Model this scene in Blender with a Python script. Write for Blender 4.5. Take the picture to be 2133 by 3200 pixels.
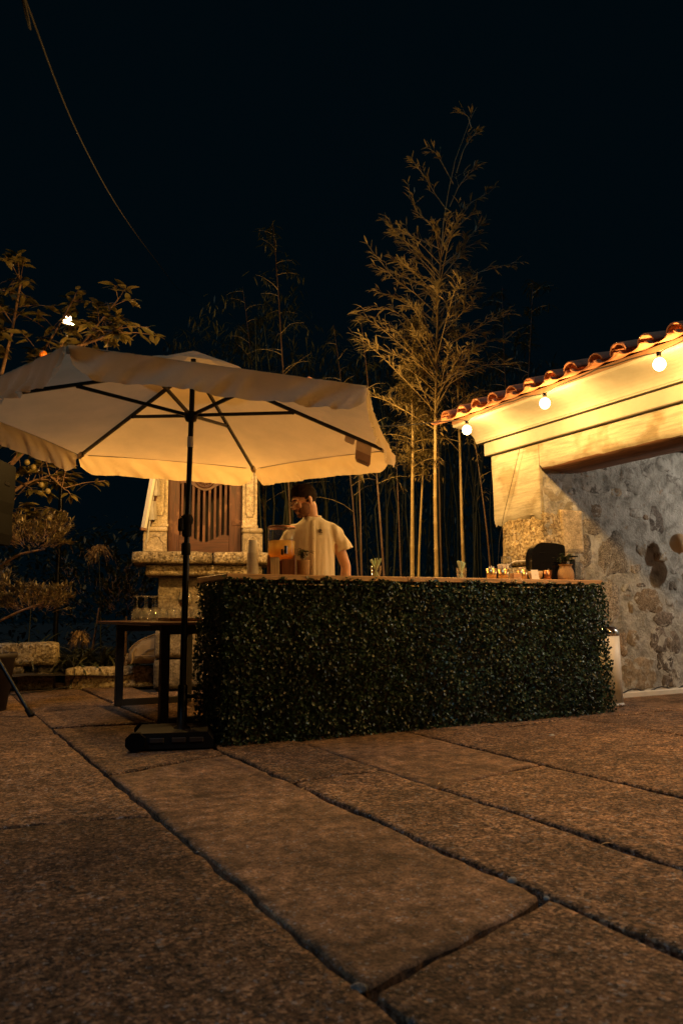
import bpy, bmesh, math, random
from mathutils import Vector, Matrix, noise

# ------------------------------------------------------------------ clear, camera, sky, moon, exposure
for o in list(bpy.data.objects):
    bpy.data.objects.remove(o)
S = bpy.context.scene
COL = S.collection
R = math.radians
PI = math.pi
random.seed(7)

cam_d = bpy.data.cameras.new('camera')
cam_d.sensor_fit = 'VERTICAL'
cam_d.sensor_height = 36.0
cam_d.sensor_width = 24.0
cam_d.lens = 27.45
cam_d.clip_start = 0.05
cam_d.clip_end = 400
cam_d.dof.use_dof = True
cam_d.dof.focus_distance = 5.6
cam_d.dof.aperture_fstop = 4.0
cam = bpy.data.objects.new('camera', cam_d)
COL.objects.link(cam)
cam.matrix_world = (Matrix.Translation((0, 0, 0.81)) @ Matrix.Rotation(R(-28.2), 4, 'Z')
                    @ Matrix.Rotation(R(97.4), 4, 'X') @ Matrix.Rotation(R(-0.4), 4, 'Z'))
S.camera = cam

W = bpy.data.worlds.new('World')
S.world = W
W.use_nodes = True
bg = W.node_tree.nodes['Background']
bg.inputs['Color'].default_value = (0.0003, 0.0016, 0.0025, 1)     # night sky
bg.inputs['Strength'].default_value = 1.0

moon_d = bpy.data.lights.new('moon', 'SUN')
moon_d.energy = 0.30
moon_d.color = (0.42, 0.72, 1.0)
moon_d.angle = R(12)
moon = bpy.data.objects.new('moon', moon_d)
COL.objects.link(moon)
moon.rotation_euler = Vector((0.50, 0.42, -1.0)).to_track_quat('-Z', 'Y').to_euler()   # cool night light from behind the camera
BULB_W = 35.0
SWAG_W = 54.0
FLOOD_W = 55.0
PORCH_W = 68.0

S.view_settings.view_transform = 'Standard'
S.view_settings.look = 'None'
S.view_settings.exposure = 0.55
S.view_settings.gamma = 1.0
S.view_settings.use_curve_mapping = False
S.render.engine = 'CYCLES'
S.cycles.use_denoising = True
S.cycles.max_bounces = 8
S.cycles.transparent_max_bounces = 24
S.cycles.sample_clamp_indirect = 4.0
S.cycles.caustics_reflective = False
S.cycles.caustics_refractive = False

# ------------------------------------------------------------------ helpers
def tag(o, label=None, cat=None, group=None, kind=None):
    if label: o['label'] = label
    if cat: o['category'] = cat
    if group: o['group'] = group
    if kind: o['kind'] = kind
    return o

def thing(name, label, cat, loc=(0, 0, 0), rz=0.0, group=None):
    o = bpy.data.objects.new(name, None)
    o.empty_display_size = 0.05
    COL.objects.link(o)
    o.location = loc
    o.rotation_euler = (0, 0, rz)
    return tag(o, label, cat, group)

def link_mesh(name, me, parent=None, loc=None, rot=None):
    o = bpy.data.objects.new(name, me)
    COL.objects.link(o)
    if parent: o.parent = parent
    if loc is not None: o.location = loc
    if rot is not None: o.rotation_euler = rot
    return o

def copy_tree(o, parent=None):
    c = o.copy()
    COL.objects.link(c)
    c.parent = parent
    for ch in list(o.children):
        copy_tree(ch, c)
    return c

def nz(x, y=0.0, z=0.0):
    return noise.noise(Vector((x, y, z)))

class MB:
    def __init__(s):
        s.v = []; s.f = []; s.m = []; s.s = []
    def add(s, vs, fs, mat=0, smooth=False, X=None):
        b = len(s.v)
        if X is not None: vs = [X @ Vector(v) for v in vs]
        s.v.extend([tuple(v) for v in vs])
        for f in fs:
            s.f.append(tuple(b + i for i in f)); s.m.append(mat); s.s.append(smooth)
    def box(s, c, d, mat=0, X=None, rz=0.0):
        hx, hy, hz = d[0] / 2, d[1] / 2, d[2] / 2
        ca, sa = math.cos(rz), math.sin(rz)
        vs = []
        for z in (-hz, hz):
            for x, y in ((-hx, -hy), (hx, -hy), (hx, hy), (-hx, hy)):
                vs.append((c[0] + x * ca - y * sa, c[1] + x * sa + y * ca, c[2] + z))
        s.add(vs, [(3, 2, 1, 0), (4, 5, 6, 7), (0, 1, 5, 4), (1, 2, 6, 5), (2, 3, 7, 6), (3, 0, 4, 7)], mat, False, X)
    def bbox(s, c, d, b=0.004, mat=0, X=None, seg=1):
        bm = bmesh.new()
        bmesh.ops.create_cube(bm, size=1.0)
        for v in bm.verts: v.co = Vector((v.co.x * d[0] + c[0], v.co.y * d[1] + c[1], v.co.z * d[2] + c[2]))
        bmesh.ops.bevel(bm, geom=list(bm.edges), offset=b, segments=seg, affect='EDGES', profile=0.5)
        s.frombm(bm, mat, seg > 1, X)
    def frombm(s, bm, mat=0, smooth=False, X=None):
        bm.verts.ensure_lookup_table()
        for i, v in enumerate(bm.verts): v.index = i
        s.add([v.co.copy() for v in bm.verts], [[v.index for v in f.verts] for f in bm.faces], mat, smooth, X)
        bm.free()
    def bar(s, a, b, w, h, mat=0, up=(0, 0, 1)):
        a = Vector(a); b = Vector(b); d = (b - a); L = d.length; d.normalize()
        x = d.cross(Vector(up))
        if x.length < 1e-4: x = d.cross(Vector((1, 0, 0)))
        x.normalize(); y = x.cross(d)
        M = Matrix((x, d, y)).transposed().to_4x4(); M.translation = (a + b) / 2
        s.box((0, 0, 0), (w, L, h), mat, M)
    def tube(s, pts, r, n=8, mat=0, caps=True, smooth=True, sq=(1, 1)):
        pts = [Vector(p) for p in pts]
        k = len(pts)
        rs = [r] * k if isinstance(r, (int, float)) else list(r)
        t0 = (pts[1] - pts[0]).normalized()
        u = t0.orthogonal().normalized()
        rings = []
        for i in range(k):
            t = (pts[min(i + 1, k - 1)] - pts[max(i - 1, 0)])
            if t.length < 1e-9: t = t0.copy()
            t.normalize()
            u = (u - t * u.dot(t)); u.normalize()
            w = t.cross(u)
            rings.append([pts[i] + (u * math.cos(2 * PI * j / n) * sq[0] + w * math.sin(2 * PI * j / n) * sq[1]) * rs[i] for j in range(n)])
        vs = [p for rg in rings for p in rg]
        fs = []
        for i in range(k - 1):
            for j in range(n):
                a = i * n + j; b = i * n + (j + 1) % n
                fs.append((a, b, b + n, a + n))
        s.add(vs, fs, mat, smooth)
        if caps:
            s.add(rings[0], [tuple(range(n))[::-1]], mat)
            s.add(rings[-1], [tuple(range(n))], mat)
    def lathe(s, prof, n=24, c=(0, 0, 0), mat=0, smooth=True, X=None):
        vs = []; fs = []; idx = []
        for r, z in prof:
            if r < 1e-6:
                idx.append([len(vs)]); vs.append((c[0], c[1], c[2] + z))
            else:
                idx.append(list(range(len(vs), len(vs) + n)))
                vs += [(c[0] + r * math.cos(2 * PI * j / n), c[1] + r * math.sin(2 * PI * j / n), c[2] + z) for j in range(n)]
        for a, b in zip(idx, idx[1:]):
            for j in range(n):
                k = (j + 1) % n
                if len(a) == 1 and len(b) == 1: continue
                if len(a) == 1: fs.append((a[0], b[k], b[j]))
                elif len(b) == 1: fs.append((a[j], a[k], b[0]))
                else: fs.append((a[j], a[k], b[k], b[j]))
        s.add(vs, fs, mat, smooth, X)
    def ell(s, c, r, n=16, m=10, mat=0, X=None, Rm=None):
        vs = []; fs = []
        for i in range(m + 1):
            th = PI * i / m
            for j in range(n):
                ph = 2 * PI * j / n
                p = Vector((r[0] * math.sin(th) * math.cos(ph), r[1] * math.sin(th) * math.sin(ph), r[2] * math.cos(th)))
                if Rm is not None: p = Rm @ p
                vs.append(p + Vector(c))
        for i in range(m):
            for j in range(n):
                a = i * n + j; b = i * n + (j + 1) % n
                fs.append((a, a + n, b + n, b))
        s.add(vs, fs, mat, True, X)
    def loft(s, rings, n=20, mat=0, caps=True, X=None):
        # rings: (cx, cy, cz, rx, ry)
        vs = []; fs = []
        for cx, cy, cz, rx, ry in rings:
            vs += [(cx + rx * math.cos(2 * PI * j / n), cy + ry * math.sin(2 * PI * j / n), cz) for j in range(n)]
        for i in range(len(rings) - 1):
            for j in range(n):
                a = i * n + j; b = i * n + (j + 1) % n
                fs.append((a, b, b + n, a + n))
        if caps:
            fs.append(tuple(range(n))[::-1]); fs.append(tuple((len(rings) - 1) * n + j for j in range(n)))
        s.add(vs, fs, mat, True, X)
    def prism(s, poly, y0, y1, mat=0, X=None):
        # poly in (x, z), extruded along y
        n = len(poly)
        vs = [(x, y0, z) for x, z in poly] + [(x, y1, z) for x, z in poly]
        fs = [tuple(range(n)), tuple(range(2 * n - 1, n - 1, -1))]
        fs += [(i, i + n, (i + 1) % n + n, (i + 1) % n) for i in range(n)]
        s.add(vs, fs, mat, False, X)
    def leaf(s, p, d, up, L, Wd, droop=0.3, fold=0.25, seg=3, mat=0):
        p = Vector(p); d = Vector(d).normalized(); up = Vector(up)
        side = d.cross(up)
        if side.length < 1e-3: side = d.orthogonal()
        side.normalize(); nrm = side.cross(d)
        b = len(s.v); vs = [p]
        q = p.copy(); dd = d.copy(); fs = []
        for i in range(1, seg + 1):
            t = i / seg
            dd = (dd + Vector((0, 0, -droop / seg))).normalized()
            q = q + dd * (L / seg)
            if i == seg:
                vs.append(q)
            else:
                w = Wd * 0.5 * (math.sin(PI * (t ** 0.75)) ** 0.8)
                nn = side.cross(dd)
                vs += [q + side * w + nn * (fold * w), q.copy(), q - side * w + nn * (fold * w)]
        for i in range(seg):
            a = 1 + 3 * (i - 1); c = 1 + 3 * i
            if i == 0 and seg > 1: fs += [(0, 2, 1), (0, 3, 2)]
            elif i == seg - 1: fs += [(a, a + 1, c), (a + 1, a + 2, c)]
            else: fs += [(a, a + 1, c + 1, c), (a + 1, a + 2, c + 2, c + 1)]
        s.v.extend([tuple(v) for v in vs])
        for f in fs:
            s.f.append(tuple(b + i for i in f)); s.m.append(mat); s.s.append(True)
    def mesh(s, name, mats):
        me = bpy.data.meshes.new(name)
        me.from_pydata(s.v, [], s.f)
        for m in (mats if isinstance(mats, (list, tuple)) else [mats]): me.materials.append(m)
        me.polygons.foreach_set('material_index', s.m)
        me.polygons.foreach_set('use_smooth', s.s)
        me.update()
        return me
    def build(s, name, mats, parent=None, loc=None, rot=None):
        return link_mesh(name, s.mesh(name, mats), parent, loc, rot)

def remesh(mb, name, mat, voxel, parent, smooth=4, push=None):
    """one continuous skin over overlapping volumes"""
    o = mb.build(name, mat)
    md = o.modifiers.new('r', 'REMESH'); md.mode = 'VOXEL'; md.voxel_size = voxel; md.use_smooth_shade = True
    ms = o.modifiers.new('s', 'SMOOTH'); ms.iterations = smooth; ms.factor = 0.5
    dg = bpy.context.evaluated_depsgraph_get()
    me = bpy.data.meshes.new_from_object(o.evaluated_get(dg))
    old = o.data
    o.modifiers.clear(); o.data = me
    bpy.data.meshes.remove(old)
    me.name = name
    if not me.materials: me.materials.append(mat)
    if push:
        ns = [v.normal.copy() for v in me.vertices]
        for v, n in zip(me.vertices, ns): v.co += n * push(v.co)
    me.polygons.foreach_set('use_smooth', [True] * len(me.polygons))
    me.update()
    o.parent = parent
    return o

# ------------------------------------------------------------------ materials
class NT:
    def __init__(s, name):
        s.mat = bpy.data.materials.new(name); s.mat.use_nodes = True
        s.t = s.mat.node_tree; s.n = s.t.nodes; s.l = s.t.links
        s.b = s.n['Principled BSDF']; s.out = s.n['Material Output']
    def node(s, ty, **kw):
        n = s.n.new(ty)
        for k, v in kw.items(): setattr(n, k, v)
        return n
    def vec(s, space='obj', scale=(1, 1, 1), rnd=False):
        if space == 'world':
            v = s.node('ShaderNodeNewGeometry').outputs['Position']
        else:
            v = s.node('ShaderNodeTexCoord').outputs['Object']
        if rnd:
            oi = s.node('ShaderNodeObjectInfo')
            m = s.node('ShaderNodeVectorMath', operation='MULTIPLY_ADD')
            m.inputs[1].default_value = (1, 1, 1)
            s.l.new(v, m.inputs[0])
            mm = s.node('ShaderNodeMath', operation='MULTIPLY'); mm.inputs[1].default_value = 37.0
            s.l.new(oi.outputs['Random'], mm.inputs[0]); s.l.new(mm.outputs[0], m.inputs[2])
            v = m.outputs[0]
        if scale != (1, 1, 1):
            mp = s.node('ShaderNodeVectorMath', operation='MULTIPLY'); mp.inputs[1].default_value = scale
            s.l.new(v, mp.inputs[0]); v = mp.outputs[0]
        return v
    def noise(s, v, sc, det=4, rough=0.6, dist=0.0):
        n = s.node('ShaderNodeTexNoise')
        n.inputs['Scale'].default_value = sc; n.inputs['Detail'].default_value = det
        n.inputs['Roughness'].default_value = rough; n.inputs['Distortion'].default_value = dist
        s.l.new(v, n.inputs['Vector'])
        return n.outputs['Fac']
    def ramp(s, fac, stops):
        r = s.node('ShaderNodeValToRGB')
        e = r.color_ramp.elements
        while len(e) < len(stops): e.new(0.5)
        for el, (p, c) in zip(e, stops):
            el.position = p
            el.color = (c, c, c, 1) if isinstance(c, (int, float)) else (c[0], c[1], c[2], 1)
        s.l.new(fac, r.inputs['Fac'])
        return r.outputs['Color']
    def mix(s, a, b, fac=1.0, mode='MULTIPLY'):
        m = s.node('ShaderNodeMix', data_type='RGBA', blend_type=mode)
        if isinstance(fac, (int, float)): m.inputs[0].default_value = fac
        else: s.l.new(fac, m.inputs[0])
        for sock, x in ((m.inputs[6], a), (m.inputs[7], b)):
            if isinstance(x, tuple): sock.default_value = (x[0], x[1], x[2], 1)
            else: s.l.new(x, sock)
        return m.outputs[2]
    def col(s, c):
        if isinstance(c, tuple): s.b.inputs['Base Color'].default_value = (c[0], c[1], c[2], 1)
        else: s.l.new(c, s.b.inputs['Base Color'])
    def set(s, **kw):
        for k, v in kw.items():
            k = {'rough': 'Roughness', 'metal': 'Metallic', 'spec': 'Specular IOR Level', 'trans': 'Transmission Weight', 'ior': 'IOR',
                 'coat': 'Coat Weight', 'sss': 'Subsurface Weight', 'sheen': 'Sheen Weight'}[k]
            if isinstance(v, (int, float)): s.b.inputs[k].default_value = v
            else: s.l.new(v, s.b.inputs[k])
    def bump(s, hs, dist=0.01):
        prev = None
        for h, st in hs:
            b = s.node('ShaderNodeBump'); b.inputs['Strength'].default_value = st; b.inputs['Distance'].default_value = dist
            s.l.new(h, b.inputs['Height'])
            if prev is not None: s.l.new(prev, b.inputs['Normal'])
            prev = b.outputs['Normal']
        s.l.new(prev, s.b.inputs['Normal'])
        return prev

def plain(name, c, rough=0.6, metal=0.0, vary=0.25, sc=12, bump=0.15, bsc=60, spec=0.5, space='obj', rnd=False, **kw):
    t = NT(name)
    v = t.vec(space, rnd=rnd)
    f = t.noise(v, sc, 5)
    t.col(t.mix(c, t.ramp(f, [(0.3, 1 - vary), (0.7, 1 + vary * 0.6)])))
    t.set(rough=rough, metal=metal, spec=spec, **kw)
    if bump: t.bump([(t.noise(v, bsc, 3), bump)], 0.004)
    return t.mat

def granite(name, dark, mid, light, gs, rough=0.85, bump=0.8, stain=0.35, space='world', bd=0.012, sparkle=False, tint=None, smear=None, blot=False, cry=0):
    t = NT(name)
    v = t.vec(space)
    g = t.noise(v, gs, 3, 0.7)
    c = t.ramp(g, [(0.34, dark), (0.5, mid), (0.66, light)])
    if cry:                                        # crystals: each grain its own tone
        vo = t.node('ShaderNodeTexVoronoi'); vo.inputs['Scale'].default_value = cry
        dv = t.node('ShaderNodeVectorMath', operation='ADD')
        nn = t.node('ShaderNodeTexNoise'); nn.inputs['Scale'].default_value = cry * 1.3
        ns = t.node('ShaderNodeVectorMath', operation='SCALE'); ns.inputs[3].default_value = 0.7 / cry
        t.l.new(v, nn.inputs['Vector']); t.l.new(nn.outputs['Color'], ns.inputs[0]); t.l.new(v, dv.inputs[0]); t.l.new(ns.outputs[0], dv.inputs[1]); t.l.new(dv.outputs[0], vo.inputs['Vector'])
        sc_ = t.node('ShaderNodeSeparateColor'); t.l.new(vo.outputs['Color'], sc_.inputs[0])
        cc = t.ramp(sc_.outputs[0], [(0.0, dark), (0.28, dark), (0.36, mid), (0.70, mid), (0.80, light), (0.95, light), (0.97, (0.42, 0.43, 0.45))])
        c = t.mix(c, cc, 0.62, 'MIX')
        hv = t.ramp(sc_.outputs[1], [(0.0, 0.0), (1.0, 1.0)])
    g2 = t.noise(v, gs * 0.33, 2)
    c = t.mix(c, t.ramp(g2, [(0.32, 0.62), (0.68, 1.15)]))
    b = t.noise(v, 2.3, 5, 0.62)
    c = t.mix(c, t.ramp(b, [(0.36, 1 - stain), (0.6, 1.08)]))
    if blot:
        c = t.mix(c, t.ramp(t.noise(v, 13, 6, 0.7, 0.4), [(0.38, 0.50), (0.60, 1.22)]))
    if tint:
        o = t.noise(v, gs * 0.55, 2)
        c = t.mix(c, tint, t.ramp(o, [(0.58, 0.0), (0.7, 0.75)]), 'MIX')
    ro = rough
    if sparkle:
        sp = t.noise(v, 150, 1, 0.3)
        m = t.ramp(sp, [(0.745, 0.0), (0.77, 1.0)])
        c = t.mix(c, (0.75, 0.75, 0.75), m, 'MIX')
        ro = t.ramp(sp, [(0.745, rough), (0.77, 0.15)])
    oi = t.node('ShaderNodeObjectInfo')
    c = t.mix(c, t.ramp(oi.outputs['Random'], [(0.0, 0.68), (1.0, 1.2)]))
    if smear:
        mc = t.ramp(t.noise(v, 6.5, 6, 0.62, 0.5), [(0.32, (0.19, 0.18, 0.155)), (0.5, (0.40, 0.385, 0.35)), (0.68, (0.58, 0.565, 0.53))])
        c = t.mix(c, mc, t.ramp(t.noise(v, 13, 5, 0.65, 0.6), [(smear, 0.0), (smear + 0.06, 1.0)]), 'MIX')
    t.col(c); t.set(rough=ro, spec=0.35)
    hs = [(g, bump), (t.noise(v, gs * 0.22, 4), bump * 0.8)]
    if cry: hs.append((hv, bump * 0.35))
    t.bump(hs, bd)
    return t.mat

def wood(name, a, b, axis=2, sc=6, rough=0.55, bump=0.25, space='obj', rnd=True, wear=None):
    t = NT(name)
    s = [1, 1, 1]; s[axis] = 0.07
    v = t.vec(space, tuple(s), rnd)
    g = t.noise(v, sc * 5, 5, 0.6, 1.2)
    c = t.ramp(g, [(0.3, a), (0.7, b)])
    f = t.noise(v, sc * 18, 3)
    c = t.mix(c, t.ramp(f, [(0.3, 0.7), (0.6, 1.05)]))
    if wear:
        w = t.noise(t.vec(space, (1, 1, 0.6), rnd), 7, 4, 0.6)
        c = t.mix(c, wear, t.ramp(w, [(0.56, 0.0), (0.62, 0.7)]), 'MIX')
    t.col(c); t.set(rough=rough)
    t.bump([(g, bump), (f, bump)], 0.003)
    return t.mat

def leafmat(name, c, c2, rough=0.45, trans=0.25, spec=0.5, blot=False):
    t = NT(name)
    g = t.node('ShaderNodeNewGeometry')
    c0 = t.ramp(g.outputs['Random Per Island'], [(0.0, c), (1.0, c2)])
    oi = t.node('ShaderNodeObjectInfo')
    c0 = t.mix(c0, t.ramp(oi.outputs['Random'], [(0, 0.8), (1, 1.2)]))
    if blot:
        c0 = t.mix(c0, t.ramp(t.noise(t.vec('obj'), 3.5, 3), [(0.36, 0.45), (0.62, 1.25)]))
    t.col(c0); t.set(rough=rough, spec=spec)
    if trans:
        tr = t.node('ShaderNodeBsdfTranslucent')
        t.l.new(c0, tr.inputs['Color'])
        mx = t.node('ShaderNodeMixShader'); mx.inputs[0].default_value = trans
        t.l.new(t.b.outputs[0], mx.inputs[1]); t.l.new(tr.outputs[0], mx.inputs[2]); t.l.new(mx.outputs[0], t.out.inputs[0])
    return t.mat

def glassmat(name, tint=(1, 1, 1), refl=1.0, body=0.05):
    t = NT(name)
    t.n.remove(t.b)
    a = t.node('ShaderNodeBsdfTransparent'); a.inputs[0].default_value = (*tint, 1)
    b = t.node('ShaderNodeBsdfGlossy'); b.inputs['Roughness'].default_value = 0.03
    fw = t.node('ShaderNodeLayerWeight'); fw.inputs['Blend'].default_value = 0.5
    lw = t.node('ShaderNodeMath', operation='POWER'); lw.inputs[1].default_value = 3.5
    t.l.new(fw.outputs['Facing'], lw.inputs[0])
    hf = t.node('ShaderNodeMath', operation='MULTIPLY'); hf.inputs[1].default_value = 0.4
    t.l.new(lw.outputs[0], hf.inputs[0]); lw = hf
    mul = t.node('ShaderNodeMath', operation='MULTIPLY'); mul.inputs[1].default_value = refl; mul.use_clamp = True
    t.l.new(lw.outputs[0], mul.inputs[0])
    ad = t.node('ShaderNodeMath', operation='ADD'); ad.inputs[1].default_value = 0.035; ad.use_clamp = True
    t.l.new(mul.outputs[0], ad.inputs[0]); mul = ad
    df = t.node('ShaderNodeBsdfTranslucent'); df.inputs[0].default_value = (0.9, 0.88, 0.82, 1)
    m0 = t.node('ShaderNodeMixShader'); m0.inputs[0].default_value = body
    t.l.new(a.outputs[0], m0.inputs[1]); t.l.new(df.outputs[0], m0.inputs[2]); a = m0
    m = t.node('ShaderNodeMixShader')
    t.l.new(mul.outputs[0], m.inputs[0]); t.l.new(a.outputs[0], m.inputs[1]); t.l.new(b.outputs[0], m.inputs[2])
    t.l.new(m.outputs[0], t.out.inputs[0])
    return t.mat

def emit(name, c, st):
    t = NT(name)
    t.n.remove(t.b)
    e = t.node('ShaderNodeEmission'); e.inputs[0].default_value = (*c, 1); e.inputs[1].default_value = st
    tr = t.node('ShaderNodeBsdfTransparent'); ad = t.node('ShaderNodeAddShader')     # glowing envelope that lets the lamp inside shine out
    t.l.new(e.outputs[0], ad.inputs[0]); t.l.new(tr.outputs[0], ad.inputs[1])
    t.l.new(ad.outputs[0], t.out.inputs[0])
    t.mat.cycles.emission_sampling = 'NONE'
    return t.mat

def lamp(name, kind, watts, color, loc, parent, size=0.04, rot=None):
    d = bpy.data.lights.new(name, kind)
    d.energy = watts; d.color = color
    if kind == 'POINT': d.shadow_soft_size = size
    if kind == 'AREA': d.shape = 'RECTANGLE'; d.size = size; d.size_y = size * 0.7
    o = bpy.data.objects.new(name, d); COL.objects.link(o)
    o.parent = parent; o.location = loc
    if rot: o.rotation_euler = rot
    return o

def fabric(name, c, trans=0.4, wsc=700, rough=0.9, wrinkle=0.0):
    t = NT(name)
    v = t.vec('obj')
    f = t.noise(v, 5, 4)
    cc = t.mix(c, t.ramp(f, [(0.3, 0.9), (0.7, 1.04)]))
    t.col(cc); t.set(rough=rough, spec=0.2, sheen=0.15)
    hs = [(t.noise(v, wsc, 1), 0.25)]
    if wrinkle: hs.append((t.noise(t.vec('obj', (1, 1, 0.35)), 22, 3, 0.5, 0.6), wrinkle))
    n = t.bump(hs, 0.003 if not wrinkle else 0.01)
    if trans:
        tr = t.node('ShaderNodeBsdfTranslucent')
        t.l.new(cc, tr.inputs['Color'])
        mx = t.node('ShaderNodeMixShader'); mx.inputs[0].default_value = trans
        t.l.new(t.b.outputs[0], mx.inputs[1]); t.l.new(tr.outputs[0], mx.inputs[2]); t.l.new(mx.outputs[0], t.out.inputs[0])
    return t.mat

WARM = (1.0, 0.53, 0.135)
m_slab = granite('paving_granite', (0.018, 0.014, 0.012), (0.235, 0.128, 0.068), (0.64, 0.40, 0.23), 60, bump=1.0, stain=0.45, blot=True, cry=95, sparkle=True, tint=(0.30, 0.17, 0.09))
m_slab2 = granite('smooth_slab', (0.11, 0.066, 0.040), (0.29, 0.165, 0.09), (0.40, 0.245, 0.14), 42, bump=0.7, stain=0.5, cry=140, blot=True, bd=0.008)
m_soil = plain('joint_soil', (0.035, 0.028, 0.022), 0.95, vary=0.5, sc=30, bump=0.8, bsc=80, space='world')
m_earth = plain('garden_soil', (0.04, 0.03, 0.02), 0.95, vary=0.4, sc=4, bump=0.6, bsc=30, space='world')
m_gold = granite('rough_granite', (0.12, 0.075, 0.03), (0.46, 0.37, 0.22), (0.70, 0.59, 0.40), 42, bump=1.0, cry=48, stain=0.2, bd=0.02)
m_fine = granite('dressed_granite', (0.30, 0.235, 0.15), (0.47, 0.385, 0.26), (0.58, 0.48, 0.34), 75, bump=0.5, stain=0.15, bd=0.006)
m_sill = granite('sill_granite', (0.08, 0.055, 0.03), (0.35, 0.275, 0.165), (0.64, 0.53, 0.35), 48, bump=1.0, cry=50, stain=0.3, bd=0.02)
m_boxblack = plain('speaker_black', (0.004, 0.004, 0.004), 0.8, vary=0.2, bump=0.2, spec=0.08)
m_black = plain('black_metal', (0.012, 0.012, 0.013), 0.35, 0.6, vary=0.2, bump=0.05)
m_blackpl = plain('black_plastic', (0.010, 0.010, 0.011), 0.7, vary=0.2, bump=0.1, spec=0.15)
m_gloss = plain('gloss_black', (0.008, 0.008, 0.009), 0.08, vary=0.1, bump=0.0)
m_chrome = plain('chrome', (0.75, 0.75, 0.76), 0.12, 1.0, vary=0.05, bump=0.0)
m_alu = plain('aluminium', (0.62, 0.6, 0.56), 0.45, 0.4, vary=0.15, bump=0.05)
m_brass = plain('brushed_brass', (0.62, 0.42, 0.20), 0.32, 0.9, vary=0.1, bump=0.05, bsc=200)
m_copper = plain('copper', (0.45, 0.20, 0.10), 0.35, 0.9, vary=0.15, bump=0.05)
m_white = plain('white_paint', (0.75, 0.72, 0.66), 0.45, vary=0.06, bump=0.03)
m_paper = plain('white_paper', (0.82, 0.80, 0.75), 0.8, vary=0.04, bump=0.03)
m_canopy = fabric('canopy_fabric', (0.84, 0.65, 0.39), 0.50)
m_seam = fabric('seam_fabric', (0.38, 0.30, 0.2), 0.1)
m_shirt = fabric('linen_shirt', (0.80, 0.71, 0.54), 0.08, wsc=500, wrinkle=0.35)
m_bag = fabric('backpack_fabric', (0.30, 0.215, 0.115), 0.0, wsc=400, rough=0.7, wrinkle=0.5)
m_bagdark = fabric('backpack_trim', (0.22, 0.16, 0.1), 0.0, wsc=400, rough=0.7)
m_skin = NT('skin'); _v = m_skin.vec('obj')
m_skin.col(m_skin.mix((0.60, 0.34, 0.215), m_skin.ramp(m_skin.noise(_v, 30, 4), [(0.3, 0.88), (0.7, 1.08)])))
m_skin.set(rough=0.5, sss=0.12); m_skin.b.inputs['Subsurface Radius'].default_value = (0.01, 0.004, 0.002); m_skin.bump([(m_skin.noise(_v, 300, 2), 0.1)], 0.001)
m_skin = m_skin.mat
m_hair = plain('dark_hair', (0.018, 0.009, 0.005), 0.8, spec=0.12, vary=0.5, sc=60, bump=0.9, bsc=220)
m_beard = plain('beard_hair', (0.17, 0.085, 0.048), 0.8, spec=0.1, vary=0.4, sc=90, bump=0.6, bsc=300)
m_trouser = fabric('dark_trousers', (0.03, 0.03, 0.035), 0.0)
m_eye = plain('eye_white', (0.6, 0.56, 0.5), 0.2, vary=0.05, bump=0)
m_print = plain('dark_print', (0.08, 0.065, 0.05), 0.8, vary=0.1, bump=0)
m_pine = wood('pine_board', (0.46, 0.26, 0.11), (0.66, 0.42, 0.21), axis=0, sc=5, rough=0.5, bump=0.1)
m_redwood = wood('red_wood', (0.038, 0.011, 0.006), (0.115, 0.037, 0.016), axis=2, sc=5, rough=0.55, bump=0.5, wear=(0.19, 0.085, 0.04))
m_redwoodh = wood('red_wood_rail', (0.045, 0.013, 0.006), (0.12, 0.04, 0.017), axis=0, sc=5, rough=0.5, bump=0.4)
m_table = wood('dark_table_wood', (0.07, 0.032, 0.016), (0.14, 0.07, 0.035), axis=1, sc=4, rough=0.35, bump=0.1)
m_tableleg = plain('dark_leg', (0.016, 0.013, 0.011), 0.5, vary=0.3, bump=0.1)
m_lintel = wood('old_lintel_wood', (0.07, 0.03, 0.017), (0.19, 0.09, 0.05), axis=1, sc=3, rough=0.8, bump=0.5)
m_stand = wood('stand_wood', (0.13, 0.05, 0.022), (0.25, 0.105, 0.05), axis=2, sc=6, rough=0.5)
m_pale = wood('pale_wood', (0.56, 0.44, 0.27), (0.68, 0.56, 0.38), axis=2, sc=6, rough=0.6)
m_wicker = None
t = NT('wicker'); v = t.vec('obj')
wv = t.node('ShaderNodeTexWave', wave_type='BANDS', bands_direction='Z'); wv.inputs['Scale'].default_value = 42; wv.inputs['Distortion'].default_value = 3.0; wv.inputs['Detail Scale'].default_value = 8
t.l.new(v, wv.inputs['Vector'])
t.col(t.ramp(wv.outputs['Fac'], [(0.1, (0.20, 0.10, 0.04)), (0.7, (0.52, 0.34, 0.16))])); t.set(rough=0.75)
t.bump([(wv.outputs['Fac'], 0.7), (t.noise(v, 160, 2), 0.4)], 0.006)
m_wicker = t.mat
m_terra = plain('terracotta', (0.44, 0.185, 0.095), 0.85, vary=0.3, sc=14, bump=0.4, bsc=70, rnd=True)
m_tilewood = plain('ceiling_boards', (0.16, 0.09, 0.05), 0.7, vary=0.3, bump=0.2)
m_glass = glassmat('clear_glass', (0.98, 0.98, 0.97), 3.0, 0.035)
m_clear = glassmat('thin_clear_glass', (0.99, 0.99, 0.98), 1.6, 0.012)
m_tint = glassmat('smoky_plastic', (0.88, 0.90, 0.92), 3.0, 0.05)
m_juice = NT('orange_juice'); _g = m_juice.vec('obj')
_sep = m_juice.node('ShaderNodeSeparateXYZ'); m_juice.l.new(_g, _sep.inputs[0])
_mr = m_juice.node('ShaderNodeMapRange'); _mr.inputs[1].default_value = 0.12; _mr.inputs[2].default_value = 0.25
m_juice.l.new(_sep.outputs[2], _mr.inputs[0])
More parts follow.
